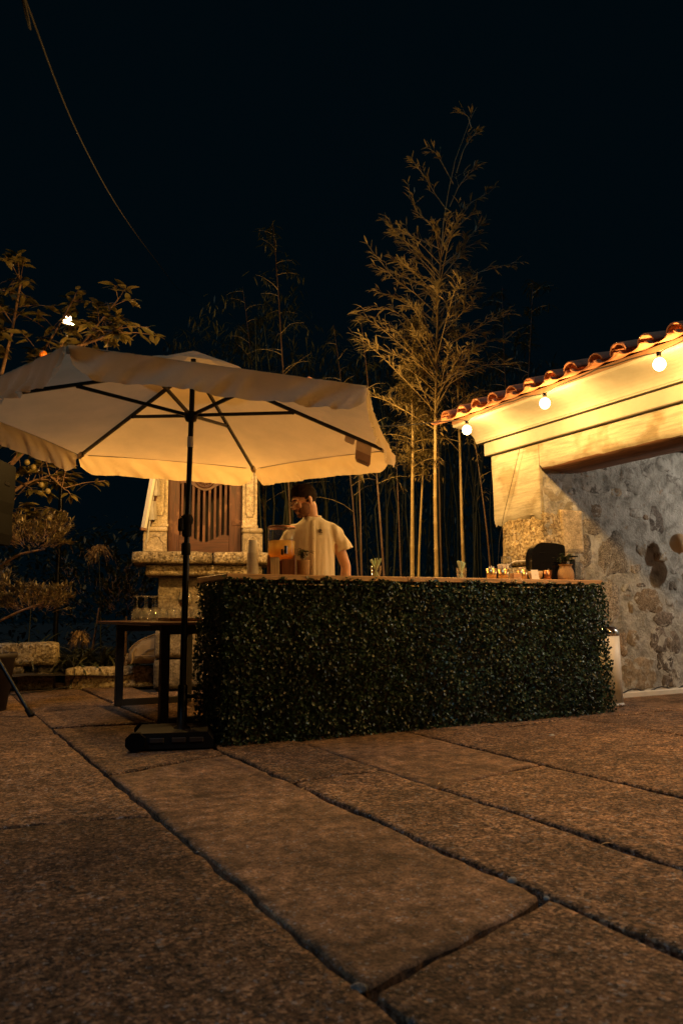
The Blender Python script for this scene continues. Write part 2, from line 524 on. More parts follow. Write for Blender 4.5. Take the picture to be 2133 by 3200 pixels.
_c = m_juice.mix(m_juice.ramp(_mr.outputs[0], [(0.1, (1.0, 0.48, 0.08)), (0.75, (1.0, 0.78, 0.32))]), m_juice.ramp(m_juice.noise(_g, 18, 4), [(0.35, 0.8), (0.65, 1.0)]))   # layered punch, redder syrup at the bottom
m_juice.col(_c); m_juice.set(rough=0.25)
_t = m_juice.node('ShaderNodeBsdfTranslucent'); m_juice.l.new(_c, _t.inputs[0])
_m = m_juice.node('ShaderNodeMixShader'); _m.inputs[0].default_value = 0.5
m_juice.l.new(m_juice.b.outputs[0], _m.inputs[1]); m_juice.l.new(_t.outputs[0], _m.inputs[2])
_tp = m_juice.node('ShaderNodeBsdfTransparent'); m_juice.l.new(m_juice.ramp(_mr.outputs[0], [(0.1, (1.0, 0.55, 0.14)), (0.75, (1.0, 0.80, 0.38))]), _tp.inputs[0])
_m2 = m_juice.node('ShaderNodeMixShader'); _m2.inputs[0].default_value = 0.5
m_juice.l.new(_tp.outputs[0], _m2.inputs[1]); m_juice.l.new(_m.outputs[0], _m2.inputs[2]); m_juice.l.new(_m2.outputs[0], m_juice.out.inputs[0])
m_juice = m_juice.mat
m_red = plain('red_drink', (0.75, 0.10, 0.02), 0.2, vary=0.15, bump=0, sss=0.3)
m_lemon = plain('pale_drink', (0.62, 0.50, 0.22), 0.2, vary=0.4, sc=60, bump=0.2)
m_straw = plain('pale_green_straw', (0.50, 0.66, 0.44), 0.5, vary=0.08, bump=0)
m_cup = plain('paper_cup', (0.72, 0.67, 0.60), 0.6, vary=0.05, bump=0.02)
m_bowl = plain('ceramic_bowl', (0.52, 0.36, 0.20), 0.35, vary=0.15, bump=0.05)
m_sugar = plain('sugar_sticks', (0.80, 0.74, 0.64), 0.7, vary=0.15, sc=60, bump=0.1)
m_hedge = leafmat('hedge_leaf', (0.006, 0.024, 0.016), (0.045, 0.088, 0.054), 0.36, 0.12, 0.42, blot=True)
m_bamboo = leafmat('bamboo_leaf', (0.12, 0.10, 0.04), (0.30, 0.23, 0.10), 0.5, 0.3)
m_bamboodk = leafmat('shaded_leaf', (0.013, 0.018, 0.010), (0.030, 0.036, 0.018), 0.55, 0.2)  # darker copy of bamboo_leaf, dimness of the far planting put into its colour
m_citrus = leafmat('citrus_leaf', (0.075, 0.07, 0.022), (0.21, 0.155, 0.052), 0.3, 0.2, 0.6)
m_olive = leafmat('shrub_leaf', (0.14, 0.11, 0.05), (0.26, 0.20, 0.10), 0.5, 0.2)
m_strap = leafmat('strap_leaf', (0.045, 0.055, 0.026), (0.11, 0.105, 0.05), 0.4, 0.15)
m_dry = leafmat('dry_seed', (0.22, 0.14, 0.07), (0.36, 0.25, 0.13), 0.8, 0.1)
m_potleaf = leafmat('pot_plant_leaf', (0.02, 0.045, 0.02), (0.06, 0.10, 0.04), 0.35, 0.15)
m_fallen = leafmat('fallen_leaf', (0.42, 0.24, 0.10), (0.5, 0.32, 0.15), 0.7, 0.1)
m_bark = plain('bark', (0.24, 0.14, 0.085), 0.9, vary=0.4, sc=20, bump=0.6, bsc=60)
m_orange = plain('orange_peel', (0.85, 0.23, 0.02), 0.4, vary=0.1, bump=0.3, bsc=300)
m_lemonf = plain('shaded_fruit', (0.20, 0.15, 0.05), 0.45, vary=0.1, bump=0.3, bsc=300)  # fruit low in the crown, its dimness put into the colour
m_bulb = emit('warm_bulb', (1.0, 0.62, 0.24), 9.0)
m_flood = emit('flood_lens', (1.0, 0.72, 0.38), 12.0)
m_porch = emit('porch_lamp', (1.0, 0.93, 0.80), 8.0)
m_balloon = plain('beige_balloon', (0.62, 0.45, 0.26), 0.35, vary=0.05, bump=0, sss=0.1)
m_cable = plain('cable_rubber', (0.015, 0.014, 0.013), 0.6, vary=0.1, bump=0)
m_oldcable = plain('old_cable', (0.011, 0.007, 0.005), 0.8, vary=0.2, bump=0)
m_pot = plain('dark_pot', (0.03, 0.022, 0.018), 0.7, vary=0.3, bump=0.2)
m_cornice = plain('cornice_paint', (0.31, 0.305, 0.28), 0.75, vary=0.22, sc=2.5, bump=0.2, bsc=25, space='world')

t = NT('old_plaster'); v = t.vec('world')
b = t.noise(v, 3.4, 3, 0.5)
c = t.ramp(b, [(0.47, (0.40, 0.38, 0.33)), (0.58, (0.27, 0.235, 0.17))])
c = t.mix(c, t.ramp(t.noise(t.vec('world', (1, 0.25, 3)), 14, 4), [(0.35, 0.72), (0.6, 1.04)]))
c = t.mix(c, (0.22, 0.15, 0.09), t.ramp(t.noise(v, 48, 2), [(0.72, 0.0), (0.76, 0.8)]), 'MIX')
t.col(c); t.set(rough=0.9); t.bump([(t.noise(v, 9, 5), 0.35), (t.noise(v, 70, 3), 0.35)], 0.012)
m_plaster = t.mat

t = NT('wall_mortar'); v = t.vec('world')
c = t.ramp(t.noise(v, 6.5, 6, 0.62, 0.5), [(0.32, (0.19, 0.18, 0.155)), (0.5, (0.40, 0.385, 0.35)), (0.68, (0.58, 0.565, 0.53))])
c = t.mix(c, (0.32, 0.20, 0.10), t.ramp(t.noise(v, 11, 3), [(0.64, 0.0), (0.72, 0.6)]), 'MIX')
t.col(c); t.set(rough=0.9); t.bump([(t.noise(v, 9, 6, 0.68, 0.8), 1.0), (t.noise(v, 40, 4), 0.6)], 0.03)
m_mortar = t.mat
m_ped = granite('pedestal_stone', (0.12, 0.09, 0.055), (0.25, 0.20, 0.13), (0.36, 0.30, 0.21), 40, bump=0.8, stain=0.35, bd=0.012)
m_st = [granite('wall_stone_granite', (0.10, 0.08, 0.065), (0.30, 0.26, 0.21), (0.55, 0.49, 0.41), 70, bump=0.9, smear=0.58),
        granite('wall_stone_tan', (0.26, 0.20, 0.13), (0.38, 0.30, 0.21), (0.48, 0.40, 0.29), 40, bump=0.6, smear=0.52),
        granite('wall_stone_grey', (0.18, 0.165, 0.145), (0.30, 0.28, 0.25), (0.42, 0.40, 0.36), 45, bump=0.7, smear=0.44),
        granite('wall_stone_brown', (0.10, 0.08, 0.068), (0.20, 0.165, 0.14), (0.31, 0.265, 0.225), 42, bump=0.7, smear=0.53),
        granite('wall_stone_ochre', (0.16, 0.115, 0.075), (0.34, 0.255, 0.175), (0.50, 0.40, 0.29), 55, bump=0.8, smear=0.55)]

# ================================================================== ground
mb = MB()
mb.box((3, 30, -0.30), (140, 140, 0.4), 0)
tag(mb.build('ground', m_earth), kind='structure')
mb = MB()
mb.add([(-5, -4, -0.035), (12, -4, -0.035), (12, 9.45, -0.035), (-5, 9.45, -0.035)], [(0, 1, 2, 3)])
patio = tag(mb.build('patio_pavement', m_soil), kind='structure')

def slab(q, res, mat, seed, z0=0.0, gap=0.0075):
    """one paving slab: an undulating top with chipped, rounded edges and a skirt into the joint"""
    (x0, y0a), (x1, y0b), (x1b, y1b), (x0b, y1a) = q
    wx = x1 - x0; wy = (y1a - y0a + y1b - y0b) / 2
    e = 0.007
    def ax(w):
        n = max(3, int(w / res))
        return [0.0, e / w] + [e / w + (1 - 2 * e / w) * i / n for i in range(1, n)] + [1 - e / w, 1.0]
    us, vs_ = ax(wx), ax(wy)
    mbs = MB(); V = []; nu, nv = len(us), len(vs_)
    tx, ty = random.uniform(-.004, .004), random.uniform(-.003, .003)
    for j, v in enumerate(vs_):
        for i, u in enumerate(us):
            x = (x0 * (1 - v) + x0b * v) * (1 - u) + (x1 * (1 - v) + x1b * v) * u
            y = (y0a * (1 - u) + y0b * u) * (1 - v) + (y1a * (1 - u) + y1b * u) * v
            cx = 1 - 2 * u; cy = 1 - 2 * v
            ed = min(min(u, 1 - u) * wx, min(v, 1 - v) * wy)
            k = max(0.0, 1 - ed / 0.07)
            jit = 0.013 * nz(x * 6 + seed, y * 6, 3.1) + 0.008 * nz(x * 24, y * 24, seed) + 0.004 * nz(x * 70, y * 70, seed)
            x += k * ((gap + jit + 0.004) * cx if abs(cx) > 0.5 else 0); y += k * ((gap * 1.5 + jit * 1.1 + 0.004) * cy if abs(cy) > 0.5 else 0)
            z = z0 + 0.007 * nz(x * 2.1, y * 2.1, seed) + 0.004 * nz(x * 7, y * 7, seed + 5) + tx * cx + ty * cy
            if ed < 0.003: z -= 0.006 + 0.006 * abs(nz(x * 30, y * 30, 1))
            V.append((x, y, z))
    F = [(j * nu + i, j * nu + i + 1, (j + 1) * nu + i + 1, (j + 1) * nu + i) for j in range(nv - 1) for i in range(nu - 1)]
    mbs.add(V, F, 0, True)
    per = [(i, 0) for i in range(nu)] + [(nu - 1, j) for j in range(1, nv)] + [(i, nv - 1) for i in range(nu - 2, -1, -1)] + [(0, j) for j in range(nv - 2, 0, -1)]
    ring = [V[j * nu + i] for i, j in per]; n = len(ring)
    mbs.add(ring + [(x, y, -0.06) for x, y, z in ring], [(i, i + n, (i + 1) % n + n, (i + 1) % n) for i in range(n)], 0, False)
    return mbs.build('paving_slab', mat, patio)

STRIPS = [(-4.2, -2.3, [(-3, -3), (0.6, 0.5), (3.9, 4.0), (7.0, 7.0), (9.4, 9.4)]),
          (-2.3, -0.75, [(-3, -3), (1.2, 1.2), (4.6, 4.7), (6.9, 6.9), (9.4, 9.4)]),
          (-0.75, 0.885, [(-3, -3), (0.1, 0.15), (3.52, 3.27), (5.66, 5.77), (7.35, 7.2), (9.4, 9.4)]),
          (0.885, 1.625, [(-3, -3), (1.56, 1.80), (4.18, 4.46), (6.13, 5.99), (7.2, 7.3), (9.4, 9.3)]),
          (1.625, 2.17, [(-3, -3), (0.2, 0.3), (3.57, 3.61), (6.1, 6.1), (7.6, 7.6), (9.2, 9.1)]),
          (2.17, 2.99, [(-3, -3), (0.4, 0.3), (3.13, 3.32), (6.0, 6.1), (8.4, 8.3)]),
          (2.99, 3.74, [(-3, -3), (-0.6, -0.5), (1.95, 2.0), (4.9, 5.0), (8.2, 8.2)]),
          (3.74, 4.46, [(-3, -3), (0.4, 0.4), (2.7, 2.8), (4.52, 4.6), (6.6, 6.6)]),
          (4.46, 5.53, [(-3, -3), (1.5, 1.4), (3.55, 3.6), (4.55, 4.5), (5.36, 5.36)]),
          (5.53, 7.1, [(-3, -3), (2.0, 2.0), (4.1, 4.0), (5.42, 5.50)]),
          (7.1, 9.2, [(-3, -3), (1.0, 1.0), (3.3, 3.3), (5.5, 5.62)])]
for k, (xa, xb, ys) in enumerate(STRIPS):
    for j in range(len(ys) - 1):
        (a0, b0), (a1, b1) = ys[j], ys[j + 1]
        smooth = (k == 3 and j == 1) or (k == 5 and j == 2) or (k == 9 and j == 2)
        near = a1 > 0.5 and a0 < 5 and xa > -1
        slab([(xa, a0), (xb, b0), (xb, b1), (xa, a1)], 0.04 if near else 0.12, m_slab2 if smooth else m_slab, k * 3.7 + j * 1.3,
             random.uniform(-0.005, 0.005))

def rock(c, d, amp, seed, mat, name, parent, res=0.05, rz=0.0, round_=0.010):
    """a rough hewn block: subdivided box with broken faces and worn arrises"""
    n = [max(2, min(14, int(s / res))) for s in d]
    bm = bmesh.new()
    vid = {}
    def P(i, j, k):
        key = (i, j, k)
        if key in vid: return vid[key]
        p = Vector(((i / n[0] - .5) * d[0], (j / n[1] - .5) * d[1], (k / n[2] - .5) * d[2]))
        on = [i in (0, n[0]), j in (0, n[1]), k in (0, n[2])]
        if sum(on) >= 2:
            p.x -= math.copysign(round_, p.x) * on[0]; p.y -= math.copysign(round_, p.y) * on[1]; p.z -= math.copysign(round_, p.z) * on[2]
        q = p * 5 + Vector((seed, seed * 2, 0))
        p += Vector((nz(q.x, q.y, q.z), nz(q.y, q.z, q.x + 7), nz(q.z, q.x, q.y + 3))) * amp
        q = p * 19 + Vector((seed, 0, 0))
        p += Vector((nz(q.x, q.y, q.z), nz(q.y, q.z + 4, q.x), nz(q.z, q.x, q.y))) * amp * 0.4
        ca, sa = math.cos(rz), math.sin(rz)
        v = bm.verts.new((c[0] + p.x * ca - p.y * sa, c[1] + p.x * sa + p.y * ca, c[2] + p.z))
        vid[key] = v
        return v
    a, b, e = n
    for i in range(a):
        for j in range(b):
            bm.faces.new((P(i, j, 0), P(i, j + 1, 0), P(i + 1, j + 1, 0), P(i + 1, j, 0)))
            bm.faces.new((P(i, j, e), P(i + 1, j, e), P(i + 1, j + 1, e), P(i, j + 1, e)))
    for i in range(a):
        for k in range(e):
            bm.faces.new((P(i, 0, k), P(i + 1, 0, k), P(i + 1, 0, k + 1), P(i, 0, k + 1)))
            bm.faces.new((P(i, b, k), P(i, b, k + 1), P(i + 1, b, k + 1), P(i + 1, b, k)))
    for j in range(b):
        for k in range(e):
            bm.faces.new((P(0, j, k), P(0, j, k + 1), P(0, j + 1, k + 1), P(0, j + 1, k)))
            bm.faces.new((P(a, j, k), P(a, j + 1, k), P(a, j + 1, k + 1), P(a, j, k + 1)))
    m = MB(); m.frombm(bm, 0, True)
    return m.build(name, mat, parent)

# ================================================================== house with the porch opening
house = thing('house', 'low stone house with cream moulded eaves, tiled roof and open rubble walled porch', 'house', (4.95, 5.36, 0))
HX = Matrix.Translation((-4.95, -5.36, 0))
def hbuild(mb, name, mat, parent=None):
    mb.v = [(x - 4.95, y - 5.36, z) for x, y, z in mb.v]
    return mb.build(name, mat, parent or house)
def hrock(c, d, amp, seed, mat, name, res=0.045):
    return rock((c[0] - 4.95, c[1] - 5.36, c[2]), d, amp, seed, mat, name, house, res)
hrock((5.155, 5.645, 0.30), (0.40, 0.56, 0.62), 0.012, 1.0, m_gold, 'corner_stone')
hrock((5.155, 5.640, 0.93), (0.40, 0.56, 0.62), 0.012, 2.3, m_gold, 'corner_stone')
hrock((5.145, 5.648, 1.49), (0.40, 0.575, 0.49), 0.014, 5.1, m_gold, 'corner_stone', 0.03)
# reveal stones, lighter, running into the porch
hrock((5.30, 5.40, 1.55), (0.30, 0.10, 0.42), 0.006, 8.2, m_fine, 'reveal_stone', 0.03)
hrock((5.28, 5.40, 0.95), (0.34, 0.10, 0.60), 0.006, 9.9, m_st[0], 'reveal_stone', 0.03)
hrock((5.30, 5.40, 0.32), (0.36, 0.10, 0.56), 0.006, 11.7, m_st[1], 'reveal_stone', 0.03)
# plastered head of the pillar and lintel face
mb = MB()
def grid(mb, o, du, dv, nu, nv, nrm, amp, sc, seed, mat=0):
    o = Vector(o); du = Vector(du); dv = Vector(dv); nrm = Vector(nrm)
    V = []
    for j in range(nv + 1):
        for i in range(nu + 1):
            p = o + du * (i / nu) + dv * (j / nv)
            k = nz(p.x * sc + seed, p.y * sc, p.z * sc) + 0.5 * nz(p.x * sc * 3, p.y * sc * 3 + seed, p.z * sc * 3)
            V.append(p + nrm * amp * k)
    mb.add(V, [(j * (nu + 1) + i, j * (nu + 1) + i + 1, (j + 1) * (nu + 1) + i + 1, (j + 1) * (nu + 1) + i) for j in range(nv) for i in range(nu)], mat, True)
bm_ = bmesh.new()
V0 = []
nu, nv = 16, 16
for j in range(nv + 1):          # pillar head: ragged lower edge of the plaster over the stone
    for i in range(nu + 1):
        y = 6.035 - 0.675 * i / nu
        low = 1.66 + 0.05 * nz(y * 9, 2.2) + 0.03 * nz(y * 30, 1.0)
        z = low + (2.345 - low) * j / nv
        yy = y - (0.035 * (2.345 - z) if i == 0 else 0)
        V0.append((4.932 + 0.006 * nz(y * 6, z * 6, 4) + (0.018 if j == 0 else 0), yy, z))
mb.add(V0, [(j * (nu + 1) + i, (j + 1) * (nu + 1) + i, (j + 1) * (nu + 1) + i + 1, j * (nu + 1) + i + 1) for j in range(nv) for i in range(nu)], 0, True)
mb.box((5.14, 5.70, 2.02), (0.40, 0.66, 0.64))
hbuild(mb, 'pillar_plaster', m_plaster)
mb = MB()
V0 = []
nu, nv = 60, 6
for j in range(nv + 1):
    for i in range(nu + 1):
        y = 5.355 - (5.355 - 1.3) * i / nu
        low = 2.115 + 0.012 * nz(y * 3, 9.0) + 0.008 * nz(y * 11, 4)
        V0.append((4.933 + 0.006 * nz(y * 5, j, 2) + (0.03 if j == 0 else 0), y, low + (2.345 - low) * j / nv))
mb.add(V0, [(j * (nu + 1) + i, (j + 1) * (nu + 1) + i, (j + 1) * (nu + 1) + i + 1, j * (nu + 1) + i + 1) for j in range(nv) for i in range(nu)], 0, True)
mb.box((5.18, 3.33, 2.25), (0.44, 4.05, 0.18))
hbuild(mb, 'lintel_face', m_plaster)
mb = MB()
V0 = []
for i in range(61):               # adzed timber lintel, its wavy underside seen from below
    y = 5.35 - 4.05 * i / 60
    w = 0.012 * nz(y * 2.5, 5) + 0.006 * nz(y * 9, 5)
    V0 += [(4.955, y, 2.155), (4.957, y, 2.108 + w), (5.17, y, 2.098 + w), (5.40, y, 2.104 + w * .5), (5.41, y, 2.155)]
mb.add(V0, [(i * 5 + k, i * 5 + k + 1, i * 5 + k + 6, i * 5 + k + 5) for i in range(60) for k in range(4)], 0, True)
hbuild(mb, 'timber_lintel', m_lintel)
# upper wall, cornice mouldings
mb = MB(); mb.box((5.2, 1.02, 2.52), (0.50, 10.02, 0.35)); mb.box((5.2, -1.25, 1.15), (0.50, 5.1, 2.32))
hbuild(mb, 'upper_wall', m_plaster)
mb = MB()
mb.bbox((4.935, 1.04, 2.424), (0.09, 10.11, 0.128), 0.006)
hbuild(mb, 'fascia_board', m_cornice)
prof = [(4.99, 2.500), (4.872, 2.500), (4.868, 2.512)]
for i in range(9):
    a = PI / 2 * i / 8
    prof.append((4.862 - 0.262 * (1 - math.cos(a)), 2.515 + 0.125 * math.sin(a)))
prof += [(4.585, 2.642), (4.585, 2.678), (4.99, 2.678)]
mb = MB(); mb.prism(prof, 6.19, -4.0)
hbuild(mb, 'cornice', m_cornice)
# side wall running back from the corner, porch walls, ceiling, roof deck
mb = MB(); mb.box((7.2, 5.76, 1.3), (4.0, 0.50, 2.6)); mb.box((9.1, 1.0, 1.3), (0.3, 8.9, 2.6)); mb.box((7.1, -3.8, 1.3), (4.0, 0.3, 2.6))
hbuild(mb, 'wall_core', m_mortar)
mb = MB()
grid(mb, (4.97, 5.362, 0.0), (4.0, 0.14, 0), (0, 0, 2.46), 110, 70, (0, -1, 0), 0.013, 7.0, 3.0)
inner = hbuild(mb, 'rubble_wall', m_mortar)
mb = MB(); mb.bbox((6.98, 5.405, 0.028), (3.2, 0.12, 0.06), 0.01)
hbuild(mb, 'wall_plinth', m_white)
mb = MB(); mb.box((7.2, 1.0, 2.50), (4.0, 8.8, 0.05)); hbuild(mb, 'porch_ceiling', m_tilewood)
mb = MB(); mb.prism([(4.56, 2.70), (4.56, 2.66), (9.6, 4.14), (9.6, 4.22)], 6.17, -4.0); hbuild(mb, 'roof_deck', m_tilewood)

WST = [(5.572, 1.607, 0.131, 0.074, 0), (5.465, 1.367, 0.091, 0.151, 0), (5.844, 1.35, 0.199, 0.189, 0), (6.175, 1.222, 0.075, 0.047, 0), (6.273, 1.409, 0.076, 0.065, 1), (6.406, 1.478, 0.048, 0.036, 2), (6.541, 1.352, 0.096, 0.054, 1), (6.512, 1.716, 0.104, 0.121, 3), (5.789, 0.919, 0.118, 0.185, 0), (5.885, 0.504, 0.095, 0.106, 4), (6.126, 0.206, 0.243, 0.156, 1), (6.065, 0.556, 0.089, 0.073, 1), (6.324, 0.908, 0.176, 0.116, 4), (6.021, 1.033, 0.073, 0.04, 2), (6.221, 1.067, 0.075, 0.021, 3), (6.056, 0.85, 0.032, 0.063, 1), (6.53, 0.732, 0.146, 0.07, 3), (6.444, 0.525, 0.11, 0.121, 3), (6.665, 0.502, 0.096, 0.105, 3), (6.51, 0.31, 0.119, 0.097, 3), (6.65, 0.149, 0.086, 0.086, 3), (6.524, 0.126, 0.076, 0.055, 3), (6.633, 0.92, 0.07, 0.059, 2), (6.702, 1.063, 0.053, 0.048, 0), (6.727, 1.279, 0.08, 0.096, 2), (6.352, 1.744, 0.043, 0.026, 4), (5.661, 2.007, 0.207, 0.063, 2), (5.644, 1.765, 0.085, 0.066, 4), (5.349, 1.932, 0.069, 0.029, 2), (5.789, 2.225, 0.069, 0.042, 2), (5.546, 2.122, 0.089, 0.033, 2), (6.122, 2.168, 0.096, 0.06, 2), (6.442, 2.228, 0.112, 0.079, 2), (6.675, 2.318, 0.128, 0.071, 2), (6.208, 2.038, 0.121, 0.069, 2), (5.943, 1.969, 0.07, 0.042, 1), (6.211, 1.783, 0.096, 0.051, 2), (6.811, 2.116, 0.104, 0.107, 2), (5.348, 1.751, 0.054, 0.048, 2), (5.62, 0.42, 0.14, 0.16, 1), (5.58, 0.85, 0.07, 0.09, 2)]
rs = random.Random(5)
for _ in range(26):
    WST.append((rs.uniform(6.95, 8.8), rs.uniform(0.1, 2.3), rs.uniform(.06, .16), rs.uniform(.05, .12), rs.choice([0, 1, 2, 3, 4])))
for k, (cx, cz, hw, hh, ty) in enumerate(WST):
    mb = MB(); n = 26
    yb = 5.36 + 0.035 * (cx - 4.97)
    rings = []
    for q, dy in ((1.10, 0.012), (1.0, 0.000), (0.86, -0.006), (0.42, -0.008)):
        rg = []
        for i in range(n):
            a = 2 * PI * i / n
            ca, sa = math.cos(a), math.sin(a)
            rr = q * (1 + 0.34 * nz(ca * 1.2 + k * 3.1, sa * 1.2, k) + 0.13 * nz(ca * 4, sa * 4, k * 2.0))
            sq = (abs(ca) ** 3.2 + abs(sa) ** 3.2) ** (-1 / 3.2)
            x, z = cx + hw * rr * sq * ca, cz + hh * rr * sq * sa
            rg.append((x, yb + dy + 0.013 * nz(x * 17, z * 17, k), max(0.06, z)))
        rings.append(rg)
    V0 = [p for rg in rings for p in rg] + [(cx, yb - 0.008, cz)]
    F0 = [(r * n + i, (r + 1) * n + i, (r + 1) * n + (i + 1) % n, r * n + (i + 1) % n) for r in range(3) for i in range(n)] + [(3 * n + i, 4 * n, 3 * n + (i + 1) % n) for i in range(n)]
    mb.add(V0, F0, 0, True)
    hbuild(mb, 'wall_stone', m_st[ty])

# roof tiles: covers and channels, eave row first
def tile_mesh(name, up, L=0.46, r0=0.083, r1=0.068, th=0.015):
    mb = MB(); n = 10
    V0 = []
    for x, rr in ((0, r0), (L * .5, (r0 + r1) / 2), (L, r1)):
        for rad in (rr, rr - th):
            for i in range(n + 1):
                a = PI * i / n
                V0.append((x, rad * math.cos(a), rad * math.sin(a) * (1 if up else -1)))
    k = n + 1
    F0 = []
    for s_ in range(2):
        o_ = s_ * 2 * k; p_ = o_ + 2 * k
        for i in range(n):
            F0.append((o_ + i, o_ + i + 1, p_ + i + 1, p_ + i))
            F0.append((o_ + k + i + 1, o_ + k + i, p_ + k + i, p_ + k + i + 1))
        F0.append((o_, p_, p_ + k, o_ + k)); F0.append((o_ + n, o_ + k + n, p_ + k + n, p_ + n))
    for o_ in (0, 4 * k):
        for i in range(n): F0.append((o_ + i, o_ + k + i, o_ + k + i + 1, o_ + i + 1))
    mb.add(V0, F0, 0, True)
    return mb.mesh(name, m_terra)
me_cov = tile_mesh('roof_tile', True, r0=0.078, r1=0.066); me_chan = tile_mesh('roof_tile', False, r0=0.102, r1=0.088)
me_chan.transform(Matrix.Scale(0.42, 4, (0, 0, 1)))
pitch = math.atan2(1.48, 5.04)
for r_ in range(3):
    for c_ in range(26):
        y = 6.09 - 0.2405 * c_
        x = 4.44 + r_ * 0.40; z = 2.655 + r_ * 0.117
        j = random.uniform(-.006, .006)
        link_mesh('roof_tile', me_cov, house, (x - 4.95 + random.uniform(-.03, .01), y - 5.36 + j, z + 0.040), (random.uniform(-.06, .06), -pitch + random.uniform(-.02, .02), random.uniform(-.03, .03)))
        if c_ < 25 or True:
            link_mesh('roof_tile', me_chan, house, (x - 4.95 - 0.04, y - 5.36 + 0.12 + j, z + 0.046), (0, -pitch, random.uniform(-.02, .02)))
mb = MB(); mb.prism([(5.75, 3.055), (9.6, 4.19), (9.6, 4.30), (5.75, 3.14)], 6.2, -4.0)
hbuild(mb, 'roof_slope', m_terra)

# ================================================================== string light under the eave
sl = thing('string_light', 'string of warm globe bulbs on black cable under the roof eave', 'string light', (4.5, 5.86, 2.6))
def sloc(p): return (p[0] - 4.5, p[1] - 5.86, p[2] - 2.6)
mb = MB()
SW = [(0.30, 7.80, 2.66), (1.35, 7.30, 2.60), (2.40, 6.95, 2.60), (3.45, 6.55, 2.62), (4.43, 6.02, 2.66)]
pts = [(-2.2, 7.9, 3.1)]
for a, b in zip(SW, SW[1:]):
    for i in range(6):
        f = i / 6; pts.append((a[0] + (b[0] - a[0]) * f, a[1] + (b[1] - a[1]) * f, a[2] + (b[2] - a[2]) * f - 0.03 * math.sin(PI * f)))
pts += [(4.42, 5.85, 2.625)]
y = 5.86
BY = [5.73, 4.69, 3.56, 2.45, 1.35]
for a, b in zip(BY, BY[1:]):
    for i in range(8):
        f = i / 8
        pts.append((4.415, a + (b - a) * f, 2.590 + 0.035 * math.sin(PI * f) + 0.006 * math.sin(f * 19 + a)))
pts += [(4.41, 1.30, 2.60), (3.6, 0.9, 2.75), (2.6, -0.5, 2.80), (1.4, -1.6, 2.80), (0.2, -2.6, 2.85)]
mb.tube([sloc(p) for p in pts], 0.0055, 6)
mb.build('cable', m_cable, sl)
for bx_, b, bz_ in [(4.405, q, 2.588) for q in BY] + [SW[1], SW[2], SW[3]]:
    mb = MB(); mb.lathe([(0, 0.0), (0.016, 0.0), (0.019, -0.05), (0.0, -0.05)], 12, sloc((bx_, b, bz_)))
    k = mb.build('socket', m_cable, sl)
    mb = MB(); mb.ell(sloc((bx_, b, bz_ - 0.087)), (0.043, 0.043, 0.046), 14, 10)
    mb.build('bulb', m_bulb, k)
    lamp('bulb_light', 'POINT', BULB_W if bx_ > 4.4 else SWAG_W, WARM, sloc((bx_, b, bz_ - 0.087)), k, 0.035)

# thin wire hanging down the pillar
mb = MB()
mb.tube([(4.90, 5.52, 2.50), (4.895, 5.58, 2.32), (4.90, 5.70, 2.05), (4.905, 5.84, 1.75), (4.91, 5.93, 1.5), (4.93, 5.99, 1.2), (4.93, 6.02, 0.7), (4.93, 6.03, 0.0)], 0.0025, 5)
tag(mb.build('hanging_wire', m_cable), 'thin dark wire hanging down the front of the stone pillar', 'wire')

# porch lamp, out of the frame to the right
pl = thing('porch_lamp', 'white round ceiling lamp inside the rubble walled porch', 'lamp', (7.9, 3.6, 2.475))
mb = MB(); mb.lathe([(0, 0), (0.12, 0), (0.12, -0.03), (0.10, -0.035)], 20); mb.build('base', m_white, pl)
mb = MB(); mb.lathe([(0.10, -0.035), (0.09, -0.07), (0.05, -0.09), (0, -0.095)], 20); mb.build('diffuser', m_porch, pl)
lamp('porch_light', 'POINT', PORCH_W, (1.0, 0.90, 0.74), (0, 0, -0.16), pl, 0.06)

# ================================================================== granary (stone and slatted timber) behind the bar
gr = thing('granary', 'raised stone granary with panelled columns and a red slatted timber door', 'granary', (2.72, 8.30, 0), R(-16))
def gb(mb, name, mat, parent=None): return mb.build(name, mat, parent or gr)
rock((-0.33, 0.28, 1.425), (0.86, 0.75, 0.135), 0.010, 3.3, m_sill, 'sill_slab', gr, 0.04)
rock((0.44, 0.28, 1.425), (0.67, 0.75, 0.135), 0.010, 6.6, m_sill, 'sill_slab', gr, 0.04)
rock((0.02, 0.34, 1.295), (1.28, 0.66, 0.125), 0.008, 4.7, m_gold, 'corbel_stone', gr, 0.05)
mb = MB(); mb.bbox((0.0, 0.50, 0.95), (0.96, 0.66, 0.56), 0.012, seg=2); gb(mb, 'pedestal', m_ped)
for k, (x, z, w, h) in enumerate([(-0.27, 0.50, 0.46, 0.34), (0.22, 0.50, 0.50, 0.34), (-0.2, 0.16, 0.62, 0.34), (0.36, 0.16, 0.48, 0.34)]):
    rock((x, 0.50, z), (w, 0.66, h - .01), 0.012, 7.7 + k, m_gold if k % 2 else m_ped, 'pedestal_stone', gr, 0.06)
